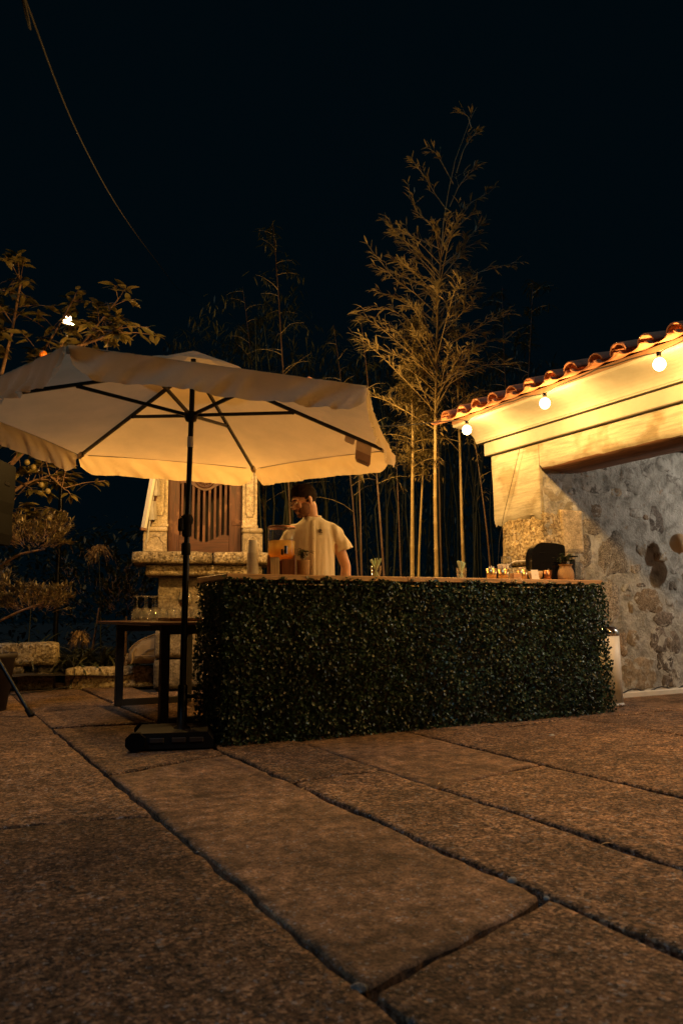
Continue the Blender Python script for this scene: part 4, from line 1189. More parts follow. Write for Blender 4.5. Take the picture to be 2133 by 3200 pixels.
m = MB(); m.bbox((-0.05, -0.0865, 0.246), (0.05, 0.003, 0.004), 0.001); m.bbox((0.02, -0.0865, 0.165), (0.16, 0.003, 0.003), 0.001); m.build('panel_seam', m_blackpl, cm)
m = MB(); m.ell((0.0, -0.0865, 0.105), (.003, .002, .004), 8, 5); m.build('indicator', m_white, cm)
tk = on_bar('water_tank', 'clear plastic water tank standing at the right end of the bar', 'water tank', 4.935, 4.98)
m = MB(); m.bbox((0.0, 0, 0.15), (0.085, 0.075, 0.26), 0.016, seg=3); m.build('tank_wall', m_tint, tk)
m = MB(); m.bbox((0.004, 0.0, 0.09), (0.105, 0.085, 0.15), 0.014, seg=3); m.build('tank_lower', m_tint, tk)
m = MB(); m.bbox((0.005, 0, 0.010), (0.11, 0.09, 0.022), 0.004); m.build('tank_foot', m_blackpl, tk)
m = MB(); m.bbox((-0.02, -0.0, 0.215), (0.06, 0.08, 0.012), 0.003); m.build('tank_clip', m_blackpl, tk)
m = MB(); m.bbox((-0.022, 0.0, 0.11), (0.022, 0.05, 0.16), 0.004); m.build('tank_valve', m_blackpl, tk)
m = MB(); m.tube([(4.60, 5.22, 1.25), (4.50, 5.24, 1.245), (4.42, 5.23, 1.21), (4.40, 5.22, 1.10)], 0.006, 6)
tag(m.build('power_cord', m_white), 'white power cord looping behind the coffee machine', 'cord')

# ================================================================== barman
pe = thing('person', 'barman with dark hair, round glasses and cream collarless shirt, looking down', 'person', (2.695, 5.49, 0), R(-26))
HC = Vector((-0.074, -0.045, 1.690))
HR = Matrix.Rotation(R(-66), 3, 'Z') @ Matrix.Rotation(R(20), 3, 'X')
def hp(x, y, z): return HC + HR @ Vector((x, y, z))
b = MB()
b.loft([(0, 0.01, 0.83, .150, .105), (0, 0.01, 0.95, .155, .108), (0, 0.0, 1.1, .135, .095), (0, 0, 1.28, .155, .108), (0, 0, 1.40, .150, .100), (0, .005, 1.48, .128, .080), (-.003, .008, 1.525, .085, .064), (-.010, .006, 1.57, .062, .058)], 24)
b.tube([(-.004, .012, 1.49), (-.022, 0.0, 1.575), hp(0, .030, -.055), hp(0, .022, -.01)], [.066, .056, .055, .058], 16)
b.ell(hp(0, .012, .032), (.075, .096, .090), 24, 16, Rm=HR)
b.ell(hp(0, -.028, -.042), (.058, .066, .080), 20, 14, Rm=HR)
b.ell(hp(0, -.058, -.088), (.036, .034, .030), 14, 10, Rm=HR)
b.ell(hp(0, -.078, -.100), (.021, .018, .018), 12, 8, Rm=HR)
b.ell(hp(0, -.078, .022), (.050, .020, .018), 14, 8, Rm=HR)
b.tube([hp(0, -.090, .010), hp(0, -.104, -.015), hp(0, -.117, -.034)], [.0085, .0105, .0135], 10)
b.ell(hp(.010, -.106, -.037), (.009, .011, .009), 10, 8, Rm=HR); b.ell(hp(-.010, -.106, -.037), (.009, .011, .009), 10, 8, Rm=HR)
b.ell(hp(0, -.092, -.064), (.024, .011, .0075), 12, 8, Rm=HR); b.ell(hp(0, -.089, -.077), (.021, .012, .0085), 12, 8, Rm=HR)
b.ell(hp(.034, -.066, -.030), (.022, .020, .024), 12, 8, Rm=HR); b.ell(hp(-.034, -.066, -.030), (.022, .020, .024), 12, 8, Rm=HR)
for s_ in (-1, 1):
    b.ell(hp(s_ * .077, .020, -.008), (.007, .019, .032), 12, 10, Rm=HR @ Matrix.Rotation(R(s_ * 18), 3, 'Z'))
    b.ell(hp(s_ * .073, .012, -.030), (.008, .010, .012), 10, 8, Rm=HR)
def arm(s_, sh, el, wr, hd):
    b.tube([sh, Vector(sh).lerp(Vector(el), .45), el, Vector(el).lerp(Vector(wr), .3), wr], [.050, .048, .040, .042, .028], 14)
    w = Vector(wr); d_ = (Vector(hd) - w).normalized()
    lat = d_.cross(Vector((s_, 0.2, 0))).normalized()
    if lat.y > 0: lat = -lat                                # forward side of the hand
    b.tube([w, w + d_ * .035, w + d_ * .085], [.027, .034, .036], 12, sq=(1, .62))
    for k, (ln, off) in enumerate([(.072, .026), (.082, .009), (.076, -.009), (.060, -.025)]):
        p0 = w + d_ * .075 + lat * off; cur = Vector((-s_, 0, 0)) * .012
        b.tube([p0, p0 + d_ * ln * .45, p0 + d_ * ln * .78 + cur, p0 + d_ * ln + cur * 2.2], [.0095, .009, .0082, .0065], 8)
    t0_ = w + d_ * .025 + lat * .026
    b.tube([t0_, t0_ + lat * .022 + d_ * .026, t0_ + lat * .026 + d_ * .058], [.012, .0105, .008], 8)
arm(1, (.150, .0, 1.46), (.252, .025, 1.175), (.240, -.005, .93), (.235, -.03, .80))
arm(-1, (-.150, .0, 1.455), (-.246, .02, 1.175), (-.232, -.01, .93), (-.228, -.03, .80))
b.loft([(.085, .01, .06, .042, .05), (.085, .01, .12, .045, .05), (.088, .012, .30, .055, .058), (.088, 0, .48, .058, .060), (.088, 0, .70, .08, .082), (.08, 0.005, .90, .085, .095)], 16)
b.loft([(-.085, .01, .06, .042, .05), (-.085, .01, .12, .045, .05), (-.088, .012, .30, .055, .058), (-.088, 0, .48, .058, .060), (-.088, 0, .70, .08, .082), (-.08, 0.005, .90, .085, .095)], 16)
for s_ in (-1, 1): b.tube([(s_ * .085, .05, .05), (s_ * .09, -.06, .045), (s_ * .095, -.16, .03)], [.042, .045, .03], 10, sq=(1, .8))
remesh(b, 'body', m_skin, 0.0055, pe, 2)
for s_ in (-1, 1):
    m = MB(); m.ell(hp(s_ * .031, -.083, .003), (.012, .010, .0085), 12, 8, Rm=HR); e_ = m.build('eye', m_eye, pe)
    m = MB(); m.ell(hp(s_ * .031, -.0915, .0), (.005, .003, .005), 10, 6, Rm=HR); m.build('iris', m_hair, e_)
    m = MB(); m.tube([hp(s_ * .014, -.097, .020), hp(s_ * .032, -.096, .026), hp(s_ * .052, -.080, .019)], [.0035, .0042, .003], 6); m.build('eyebrow', m_hair, pe)
def shell(name, c, r, keep, mat, thick, seed, vol=None):
    m = MB(); n, k_ = 60, 44
    idx = {}; V0 = []; F0 = []
    for i in range(k_ + 1):
        th = PI * i / k_
        for j_ in range(n):
            ph = 2 * PI * j_ / n
            x, y, z = r[0] * math.sin(th) * math.cos(ph), r[1] * math.sin(th) * math.sin(ph), r[2] * math.cos(th)
            x, y, z = x + c[0], y + c[1], z + c[2]
            if vol:
                q = vol(x, y, z); x, y, z = c[0] + (x - c[0]) * q, c[1] + (y - c[1]) * q, c[2] + (z - c[2]) * q
            q = 1 + 0.018 * nz(x * 60 + seed, y * 60, z * 60) + 0.012 * nz(x * 160, y * 160 + seed, z * 160)
            idx[i, j_] = (Vector((c[0] + (x - c[0]) * q, c[1] + (y - c[1]) * q, c[2] + (z - c[2]) * q)))
    used = {}
    def gi(i, j_):
        key = (i, j_ % n)
        if key not in used:
            used[key] = len(V0); V0.append(HC + HR @ idx[key])
        return used[key]
    for i in range(k_):
        for j_ in range(n):
            cs = [idx[i, j_], idx[i + 1, j_], idx[i + 1, (j_ + 1) % n], idx[i, (j_ + 1) % n]]
            p = sum(cs, Vector()) / 4
            if keep(p): F0.append((gi(i, j_), gi(i + 1, j_), gi(i + 1, j_ + 1), gi(i, j_ + 1)))
    m.add(V0, F0, 0, True)
    o = m.build(name, mat, pe)
    sd = o.modifiers.new('t', 'SOLIDIFY'); sd.thickness = thick; sd.offset = -1
    return o
LINE = [(-.2, .060), (-.085, .058), (-.060, .046), (-.040, .030), (-.022, .022), (-.012, -.018), (.004, -.020), (.010, .022), (.030, .020), (.040, -.050), (.2, -.070)]
def hairline(y):
    for (a, za), (c_, zc) in zip(LINE, LINE[1:]):
        if a <= y <= c_: return za + (zc - za) * (y - a) / (c_ - a)
    return .06
shell('hair', (0, .013, .033), (.0785, .100, .0945), lambda p: p.z > hairline(p.y) + 0.004 * nz(p.x * 90, p.y * 90, 1), m_hair, 0.008, 2,
      lambda x, y, z: 1 + 0.10 * max(0, min(1, (-y - 0.01) / .06)) * max(0, min(1, (z - .06) / .04)) + 0.03 * max(0, z / .1))
hs = MB(); rhh = random.Random(4)
for k in range(5200):
    th = math.acos(rhh.uniform(-.75, 1)); ph = rhh.uniform(0, 2 * PI)
    u_ = Vector((math.sin(th) * math.cos(ph), math.sin(th) * math.sin(ph), math.cos(th)))
    fr = max(0, min(1, (-u_.y - .1) / .6)) * max(0, u_.z)
    p_ = Vector((.077 * u_.x, .013 + .099 * u_.y, .033 + .093 * u_.z + .012 * fr))
    if p_.z < hairline(p_.y) + rhh.gauss(0, .004): continue
    side = max(0, 1 - u_.z * 1.1)
    ln = .022 * (1 - .70 * side) * rhh.uniform(.6, 1.2) + .012 * fr
    d_ = (u_ * (.22 + .75 * fr) + Vector((rhh.gauss(0, .25), .75 - 1.1 * fr * rhh.random(), rhh.gauss(.1, .25) - .9 * side))).normalized()
    w_ = d_.cross(u_).normalized() * .0016
    q_ = p_ + d_ * ln * .55 + u_ * .002; e_ = p_ + d_ * ln - u_ * .004 * (1 - fr)
    hs.add([hp(*(p_ - w_)), hp(*(p_ + w_)), hp(*(q_ + w_)), hp(*(q_ - w_)), hp(*e_)], [(0, 1, 2, 3), (3, 2, 4)], 0, True)
tag(hs.build('hair_strands', m_hair, pe), kind='stuff')
shell('beard', (0, -.028, -.044), (.0605, .0685, .0825), lambda p: (p.z < -.062 - 0.55 * min(0, -(abs(p.x) - .046) * 0) - (0.0 if abs(p.x) < .035 else -(abs(p.x) - .035) * 2.6)) and not (abs(p.x) < .024 and -.086 < p.z and p.y < -.07), m_beard, 0.004, 6)
m = MB(); m.ell(hp(0, -.0795, -.101), (.0235, .0195, .0185), 14, 9, Rm=HR); m.ell(hp(0, -.060, -.094), (.038, .034, .028), 14, 9, Rm=HR); m.build('chin_beard', m_beard, pe)
m = MB(); m.tube([hp(-.026, -.094, -.062), hp(0, -.1045, -.053), hp(.026, -.094, -.062)], [.004, .0055, .004], 8); m.build('moustache', m_beard, pe)
m = MB()
for s_ in (-1, 1):
    P = [hp(s_ * .031 + .021 * math.cos(2 * PI * k / 20), -.105 + abs(.021 * math.cos(2 * PI * k / 20) + s_ * .0) * 0.1, -.001 + .020 * math.sin(2 * PI * k / 20)) for k in range(21)]
    m.tube(P, 0.0014, 6)
    m.tube([hp(s_ * .052, -.102, .004), hp(s_ * .076, -.03, .006), hp(s_ * .078, .014, .004)], 0.0014, 6)
m.tube([hp(-.010, -.106, .004), hp(0, -.110, .007), hp(.010, -.106, .004)], 0.0014, 6)
gl = m.build('glasses', m_brass, pe)
for s_ in (-1, 1):
    m = MB(); m.add([hp(s_ * .031 + .020 * math.cos(2 * PI * k / 16), -.1045, -.001 + .019 * math.sin(2 * PI * k / 16)) for k in range(16)], [tuple(range(16))]); m.build('lens', m_glass, gl)
# shirt
s = MB()
TR = [(0, 0.005, 0.86, .168, .126), (0, 0.005, 1.0, .164, .124), (0, 0, 1.15, .163, .120), (0, 0, 1.28, .168, .120), (0, 0, 1.39, .170, .114), (0, .002, 1.46, .163, .102), (-.002, .004, 1.508, .138, .089), (-.005, .006, 1.540, .094, .078), (-.010, .006, 1.562, .071, .067)]
s.loft(TR, 32)
s.tube([(.08, .004, 1.490), (.146, .0, 1.466), (.190, .004, 1.415), (.222, .010, 1.355), (.242, .014, 1.300)], [.042, .056, .060, .065, .071], 18)
s.tube([(-.08, .004, 1.488), (-.146, .0, 1.460), (-.188, .0, 1.408), (-.220, .004, 1.345), (-.240, .006, 1.292)], [.042, .056, .060, .065, .071], 18)
def folds(p):
    z = p.z
    v = 0.010 * nz(p.x * 13, p.y * 13, z * 2.6) + 0.0045 * nz(p.x * 30 + 3, p.y * 30, z * 6)
    if abs(p.x) > .17: v += 0.006 * nz(p.x * 20, p.y * 20, z * 24)
    v += 0.010 * max(0, nz(p.x * 7 + 2, p.y * 7, z * 2)) * max(0, 1.35 - z)
    return v
remesh(s, 'shirt', m_shirt, 0.006, pe, 4, folds)
def front(z):
    for (x0, y0, z0, a0, c0), (x1, y1, z1, a1, c1) in zip(TR, TR[1:]):
        if z0 <= z <= z1:
            f = (z - z0) / (z1 - z0); return y0 + (y1 - y0) * f - (c0 + (c1 - c0) * f)
    return -.07
m = MB(); V0 = []
for k in range(22):
    z = 1.530 - 0.64 * k / 21
    for x in (-.018, -.016, .016, .018): V0.append((x - .004 + .004 * nz(z * 9, 2), front(z) - (.004 if abs(x) > .017 else .011) - .003, z))
m.add(V0, [(k * 4 + i, k * 4 + i + 1, k * 4 + i + 5, k * 4 + i + 4) for k in range(21) for i in range(3)], 0, True); pk = m.build('placket', m_shirt, pe)
for k in range(5):
    z = 1.49 - k * .105
    m = MB(); m.ell((-.003, front(z) - .0155, z), (.0045, .002, .0045), 10, 6); m.build('button', m_pale, pk)
m = MB(); V0 = []; n = 30
for k in range(n + 1):
    a = -PI / 2 + 0.30 + (2 * PI - 0.60) * k / n
    ca, sa = math.cos(a), math.sin(a)
    lift = 0.034 * (0.5 + 0.5 * sa) - 0.010
    V0 += [(-.010 + .0755 * ca, .006 + .070 * sa, 1.538 + lift), (-.011 + .073 * ca, .006 + .067 * sa, 1.566 + lift), (-.011 + .069 * ca, .006 + .063 * sa, 1.564 + lift)]
m.add(V0, [(k * 3 + i, k * 3 + i + 1, k * 3 + i + 4, k * 3 + i + 3) for k in range(n) for i in range(2)], 0, True); m.build('collar', m_shirt, pe)
m = MB(); z0 = 1.425                                             # small chest emblem with a line of tiny lettering below
def em(pts): m.add([(x, front(1.42) + .016 - .010, z) for x, z in pts], [tuple(range(len(pts)))])
yE = front(1.42) - .002
E_ = [[(.040, .030), (.052, .036), (.060, .030), (.052, .026)], [(.044, .020), (.058, .028), (.064, .022), (.054, .014)], [(.040, .012), (.052, .016), (.050, .006), (.043, .004)], [(.055, .010), (.064, .014), (.066, .006), (.058, .003)]]
for q in E_: m.add([(x, yE - .0 , z0 + z) for x, z in q] + [(x, yE + .02, z0 + z) for x, z in q], [(0, 1, 2, 3)] + [(i, i + 4, (i + 1) % 4 + 4, (i + 1) % 4) for i in range(4)])
for k in range(6): m.add([(.037 + k * .0055, yE, z0 - .008), (.0405 + k * .0055, yE, z0 - .008), (.0405 + k * .0055, yE, z0 - .004), (.037 + k * .0055, yE, z0 - .004)], [(0, 1, 2, 3)])
m.build('chest_emblem', m_print, pe)
s = MB()
s.loft([(0, .005, .84, .165, .118), (0, .005, .93, .168, .12), (0, .005, .98, .16, .115)], 24)
for q in (-1, 1): s.loft([(q * .088, .012, .07, .075, .085), (q * .09, .012, .30, .078, .085), (q * .09, .005, .50, .085, .09), (q * .088, .005, .72, .10, .105), (q * .082, .005, .90, .098, .115)], 18)
remesh(s, 'trousers', m_trouser, 0.009, pe, 3)
for q in (-1, 1):
    m = MB(); m.tube([(q * .086, .07, .045), (q * .09, -.03, .05), (q * .095, -.13, .04), (q * .098, -.195, .03)], [.045, .052, .048, .03], 12, sq=(1, .85)); m.build('shoe', m_blackpl, pe)

# ================================================================== side table with glasses, tray and drinks
tb = thing('side_table', 'dark wooden side table on square legs behind the parasol pole', 'table', (1.45, 5.55, 0))
m = MB(); m.bbox((0.46, 0.90, 0.745), (0.96, 1.84, 0.026), 0.006); m.build('table_top', m_table, tb)
for x, y in ((0.165, 0.25), (0.80, 0.25), (0.165, 1.72), (0.80, 1.72)):
    m = MB(); m.bbox((x, y, 0.366), (0.065, 0.065, 0.732), 0.004); m.build('leg', m_tableleg, tb)
for y in (0.25, 1.72):
    m = MB(); m.bbox((0.4825, y, 0.03), (0.57, 0.058, 0.055), 0.003); m.build('floor_rail', m_tableleg, tb)
    m = MB(); m.bbox((0.4825, y, 0.697), (0.57, 0.058, 0.068), 0.003); m.build('apron', m_tableleg, tb)
ZT = 0.7585
def stem_prof(up):
    P = [(0, 0.0), (0.037, 0.0), (0.037, 0.002), (0.010, 0.006), (0.0042, 0.012), (0.0036, 0.085), (0.008, 0.094), (0.030, 0.108), (0.043, 0.135), (0.0455, 0.160), (0.040, 0.205), (0.0388, 0.205), (0.044, 0.160), (0.0415, 0.136), (0.029, 0.111), (0, 0.099)]
    return P if up else [(r_, 0.205 - z) for r_, z in P][::-1]
wm = MB(); wm.lathe(stem_prof(False), 22); me_wine = wm.mesh('wine_glass', m_glass)
rg = random.Random(12)
WG = [(1.555, 6.42), (1.585, 6.56), (1.60, 6.33), (1.645, 6.46), (1.665, 6.62), (1.69, 6.36), (1.725, 6.52), (1.75, 6.68), (1.765, 6.40), (1.80, 6.56), (1.835, 6.44), (1.84, 6.70), (1.88, 6.56), (2.02, 6.62), (2.08, 6.50), (2.12, 6.66), (1.97, 6.74), (2.17, 6.56)]
for k, (x, y) in enumerate(WG):
    o = link_mesh('wine_glass', me_wine, None, (x + rg.uniform(-.004, .004), y, ZT + .0005), (0, 0, rg.uniform(0, 6)))
    lab = 'clean stemmed wine glass standing upside down among the others on the side table'
    if k == 0: lab = 'upside down wine glass at the outer end of the cluster nearest the garden'
    if k >= 13: lab = 'upside down wine glass between the parasol pole and the hedge end'
    tag(o, lab, 'wine glass', 'upside down wine glasses on the side table')
tr = thing('serving_tray', 'dark wooden serving tray under the filled drinks on the side table', 'tray', (1.95, 6.02, ZT))
m = MB(); m.bbox((0, 0, 0.006), (0.56, 0.36, 0.010), 0.003); m.build('tray_base', m_tableleg, tr)
m = MB()
for (cx, cy, w, h) in ((0, -.178, .56, .012), (0, .178, .56, .012), (-.277, 0, .012, .344), (.277, 0, .012, .344)): m.bbox((cx, cy, 0.014), (w, h, 0.027), 0.003)
m.build('tray_rim', m_table, tr)
ct = thing('cocktail_glass', 'balloon stem glass of pale iced cocktail with a straw on the tray', 'cocktail glass', (1.835, 6.03, ZT + .0115))
Pc = [(0, 0), (0.036, 0), (0.036, .002), (.008, .006), (.004, .012), (.004, .075), (.010, .084), (.040, .104), (.055, .140), (.054, .175), (.045, .215), (.0438, .215), (.0525, .175), (.0535, .141), (.039, .107), (0, .090)]
m = MB(); m.lathe(Pc, 24); m.build('balloon_glass', m_glass, ct)
m = MB(); m.lathe([(0, .092), (.038, .108), (.051, .137), (.0515, .158), (0, .160)], 20); m.build('pale_cocktail', m_lemon, ct)
m = MB(); m.tube([(.0, .0, .12), (.018, .005, .265)], .0042, 8); m.build('straw', m_straw, ct)
for k, (x, y, mat, nm, lab, fill) in enumerate([(2.01, 6.02, m_red, 'red_drink', 'tumbler of bright red orange drink on the tray behind the parasol pole', .058)]):
    jg = thing('juice_tumbler', lab, 'glass', (x, y, ZT + .0115))
    m = MB(); m.lathe([(0, 0), (.034, 0), (.038, .105), (.0365, .105), (.0325, .005), (0, .005)], 24); m.build('glass', m_glass, jg)
    m = MB(); m.lathe([(0, .006), (.0322, .006), (.0348, fill), (0, fill)], 24); m.build(nm, mat, jg)
for x, y, lab in ((1.76, 5.99, 'small dark round dish on the tray beside the cocktail'),):
    dsh = thing('small_dish', lab, 'dish', (x, y, ZT + .0115))
    m = MB(); m.lathe([(0, 0), (.028, 0), (.04, .016), (.037, .016), (.026, .004), (0, .004)], 20); m.build('dish_body', m_stand, dsh)
fl = thing('red_garnish', 'small red flower petals lying on the left end of the bar', 'garnish', (1.80, 4.93, ZB))
m = MB()
for k in range(5): m.leaf((0.012 * math.cos(k * 1.3), 0.012 * math.sin(k * 1.3), 0.003), (math.cos(k * 1.3), math.sin(k * 1.3), .5), (0, 0, 1), .035, .018, .5)
m.build('petals', m_red, fl)

# ================================================================== backpack on the stone kerb
bp = thing('backpack', 'tan fabric backpack lying on the stone kerb under the side table', 'backpack', (2.33, 8.92, 0.255), R(-20))
b = MB()
n = 26; V0 = []; k_ = 16
for i in range(k_ + 1):
    u = -1 + 2 * i / k_
    for j_ in range(n):
        a = 2 * PI * j_ / n
        ca, sa = math.cos(a), math.sin(a)
        r_ = (abs(ca) ** 2.6 + abs(sa) ** 2.6) ** (-1 / 2.6)
        w_ = (1 - abs(u) ** 3.2) ** 0.36 if abs(u) < 1 else 0
        x = 0.265 * u
        hh = 0.10 + 0.105 * (u + 1) / 2 * 1.0
        z = 0.012 + hh * w_ * (1 + sa * r_) * 0.98
        y = 0.125 * w_ * ca * r_
        q = nz(x * 9, y * 9, z * 9) * 0.012 + nz(x * 22 + z * 20, y * 10, z * 6) * 0.008
        V0.append((x + q * .4, y + q * (1 if ca > 0 else -1), z + q))
b.add(V0, [(i * n + j_, i * n + (j_ + 1) % n, (i + 1) * n + (j_ + 1) % n, (i + 1) * n + j_) for i in range(k_) for j_ in range(n)], 0, True)
b.build('bag_body', m_bag, bp)
def arcpts(y, dz, x0=-.235, x1=.24, n=12):
    P = []
    for k in range(n + 1):
        u = (x0 + (x1 - x0) * k / n) / .265
        w_ = (1 - min(.999, abs(u)) ** 3.2) ** 0.36
        P.append((.265 * u, y * w_ * (0.8 + .2 * abs(u)), 0.012 + (0.10 + 0.105 * (u + 1) / 2) * w_ * 1.93 * 1.0 + dz))
    return P
m = MB(); m.tube(arcpts(-.055, .012), .014, 8, sq=(1, .5)); m.build('shoulder_strap', m_bag, bp)
m = MB(); m.tube(arcpts(-.095, -.012), .006, 6); m.build('zip', m_bagdark, bp)
m = MB(); m.tube(arcpts(.01, .014), .012, 8, sq=(1, .5)); m.build('shoulder_strap', m_bagdark, bp)
m = MB(); m.tube([(-.245, -.06, .13), (-.262, -.075, .07), (-.262, -.07, .0)], .014, 6, sq=(1, .35)); m.bbox((-.256, -.082, .075), (.034, .012, .04), .004); m.build('buckle_strap', m_bagdark, bp)
m = MB(); m.tube([(-.15, -.125, .19), (-.19, -.135, .13), (-.185, -.135, .06), (-.20, -.13, .02)], .012, 6, sq=(1, .3)); m.build('hanging_strap', m_bag, bp)
m = MB(); m.tube([(-.15, -.128, .07), (-.02, -.140, .17), (.08, -.142, .20), (.19, -.125, .15)], .005, 6); m.tube([(-.16, -.130, .10), (.0, -.142, .10), (.18, -.125, .08)], .006, 6); m.build('pocket_edge', m_bagdark, bp)

# ================================================================== garden bed on the left: kerb stones, soil, plants
ke = thing('stone_kerb', 'low kerb of rough granite blocks edging the dark planting bed', 'stone edging', (1.5, 9.36, 0))
def kr(c, d, amp, sd, mat, rz=R(-14), res=0.05): return rock((c[0] - 1.5, c[1] - 9.36, c[2]), d, amp, sd, mat, 'kerb_stone', ke, res, rz)
kr((1.98, 9.28, 0.10), (1.00, 0.30, 0.25), 0.02, 1.1, m_gold)
kr((2.78, 9.08, 0.115), (0.60, 0.34, 0.27), 0.02, 2.4, m_gold)
kr((1.20, 9.52, 0.07), (0.44, 0.30, 0.20), 0.02, 3.8, m_gold)
kr((0.72, 9.62, 0.07), (0.50, 0.30, 0.20), 0.02, 4.3, m_gold)
kr((1.05, 9.58, 0.375), (0.78, 0.28, 0.25), 0.022, 5.9, m_gold)
kr((0.20, 9.80, 0.36), (0.80, 0.28, 0.24), 0.022, 6.9, m_gold)
kr((1.30, 9.56, 0.21), (0.16, 0.22, 0.10), 0.015, 7.2, m_st[2])
kr((0.98, 9.60, 0.21), (0.20, 0.22, 0.10), 0.015, 8.2, m_st[0])
kr((1.44, 9.36, 0.03), (0.16, 0.14, 0.10), 0.015, 9.2, m_st[4])
m = MB(); grid(m, (-6, 9.55, 0.14), (8.3, -.5, 0), (0.6, 5, 0.15), 40, 24, (0, 0, 1), 0.05, 1.2, 2)
tag(m.build('bed_soil', m_earth), kind='structure')
m = MB(); m.tube([(0.6, 8.5, .006), (1.0, 8.95, .006), (1.3, 9.12, .007), (1.50, 9.20, .03), (1.56, 9.20, .14), (1.55, 9.25, .26), (1.50, 9.45, .36)], .006, 6)
tag(m.build('garden_cable', m_cable), 'thin black cable running along the paving and up the kerb', 'cable')

def strap_plant(name, label, x, y, z, n, L, seed, heads=()):
    p = thing(name, label, 'plant', (x, y, z), 0, 'strap leaved plants in the bed')
    r_ = random.Random(seed); m = MB()
    for k in range(n):
        a = r_.uniform(0, 6.28); l_ = L * r_.uniform(.6, 1.1)
        m.leaf((.06 * math.cos(a) * r_.random(), .06 * math.sin(a) * r_.random(), 0), (math.cos(a) * r_.uniform(.25, 1.0), math.sin(a) * r_.uniform(.25, 1.0), 1.0), (0, 0, 1), l_, .036, r_.uniform(1.2, 2.6), .3, 6)
    tag(m.build('foliage', m_strap, p), kind='stuff')
    for hx, hy, hz, hr in heads:
        st = MB(); st.tube([(0, 0, 0), (hx * .5, hy * .5, hz * .6), (hx, hy, hz)], [.007, .006, .005], 6); st.build('flower_stem', m_strap, p)
        h_ = MB()
        for k in range(60):
            a = r_.uniform(0, 6.28); el = r_.uniform(-.7, 1.0)
            d_ = Vector((math.cos(a), math.sin(a), el)).normalized()
            e_ = Vector((hx, hy, hz)) + d_ * hr * r_.uniform(.6, 1); 
            h_.tube([(hx, hy, hz), (Vector((hx, hy, hz)) + e_) / 2 + Vector((0, 0, hr * .18)), e_ + Vector((0, 0, -hr * .55))], .0022, 4, caps=False)
            h_.leaf(e_ + Vector((0, 0, -hr * .5)), (d_.x * .2, d_.y * .2, -1), (1, 0, 0), .05, .017,   .1, .4, 3)
            h_.leaf(e_ + Vector((0, 0, -hr * .2)), (d_.x, d_.y, -.3), (0, 0, 1), .04, .014, .8, .4, 3)
        tag(h_.build('seed_head', m_dry, p), kind='stuff')
strap_plant('agapanthus', 'strap leaved plant with a tall drooping dry seed head by the granary', 1.95, 9.75, .16, 46, .75, 21, [(-.10, -.15, 1.42, .16)])
strap_plant('agapanthus', 'strap leaved plant with a low dry seed head just behind the kerb gap', 1.60, 9.62, .16, 40, .6, 22, [(.05, -.14, .42, .13)])
strap_plant('agapanthus', 'dark strap leaved plant behind the raised granite block', 1.15, 10.0, .16, 54, .8, 23, [(.02, 0, 1.0, .10)])
strap_plant('agapanthus', 'dark strap leaved plant deep in the bed under the tall seed head', 1.80, 10.35, .16, 50, .8, 24, [])
strap_plant('agapanthus', 'strap leaved plant half hidden behind the side table legs', 2.35, 9.75, .16, 40, .6, 25, [])
strap_plant('agapanthus', 'dark strap leaved plant far left in the bed beside the plant pot', .55, 10.1, .16, 44, .8, 26, [])

def shrub(name, label, base, pads, seed, mat, leaf=(.062, .015)):
    p = thing(name, label, 'shrub', base)
    r_ = random.Random(seed); B = Vector(base)
    for (c_, rad, n, br) in pads:
        m = MB(); m.tube([Vector(q) - B for q in br], [.016 * (1 - .6 * i / (len(br) - 1)) + .004 for i in range(len(br))], 7); m.build('branch', m_bark, p)
        m = MB(); tw = MB(); c_ = Vector(c_) - B
        for k in range(n // 9):
            a = r_.uniform(0, 6.28); el = r_.uniform(-.35, 1)
            rr = r_.uniform(.35, 1) ** .6
            e = c_ + Vector((math.cos(a) * rad[0], math.sin(a) * rad[1], el * rad[2])) * rr
            gd = ((e - c_).normalized() + Vector((r_.gauss(0, .3), r_.gauss(0, .3), .45))).normalized()
            e2 = e + gd * .10
            tw.tube([e - gd * .05 + Vector((r_.gauss(0, .015), r_.gauss(0, .015), -.02)), e, e2], [.0025, .002, .001], 4, caps=False)
            for q in range(13):
                f = r_.uniform(.1, 1); aa = r_.uniform(0, 6.28)
                d_ = (gd + Vector((math.cos(aa), math.sin(aa), r_.uniform(-.3, .5))) * .8)
                m.leaf(e.lerp(e2, f), d_, (0, 0, 1), leaf[0] * r_.uniform(.7, 1.3), leaf[1] * r_.uniform(.8, 1.3), .3, .3, 3)
        tag(tw.build('twigs', m_bark, p), kind='stuff'); tag(m.build('foliage', mat, p), kind='stuff')
    return p
shrub('clipped_shrub', 'cloud pruned olive shrub with two leafy pads on bare branches', (.35, 9.9, .16),
      [((1.0, 8.55, 1.58), (.30, .26, .22), 1500, [(.40, 9.6, .5), (.42, 9.1, 1.0), (.62, 8.85, 1.27), (.88, 8.62, 1.44), (1.10, 8.52, 1.49)]),
       ((1.02, 8.6, .93), (.32, .26, .18), 1300, [(.40, 9.6, .3), (.45, 9.1, .62), (.70, 8.85, .74), (.92, 8.7, .86), (1.12, 8.6, .94)]),
       ((.55, 8.9, 1.15), (.22, .22, .2), 500, [(.40, 9.6, .5), (.45, 9.2, .9), (.52, 9.0, 1.1)])], 31, m_olive)
shrub('dark_shrub', 'low dark leafy shrub between the seed heads and the granary', (2.0, 10.7, .16), [((2.05, 10.4, 1.0), (.7, .5, .75), 1500, [(2.0, 10.7, .2), (2.05, 10.5, .9)])], 32, m_bamboodk, (.05, .022))
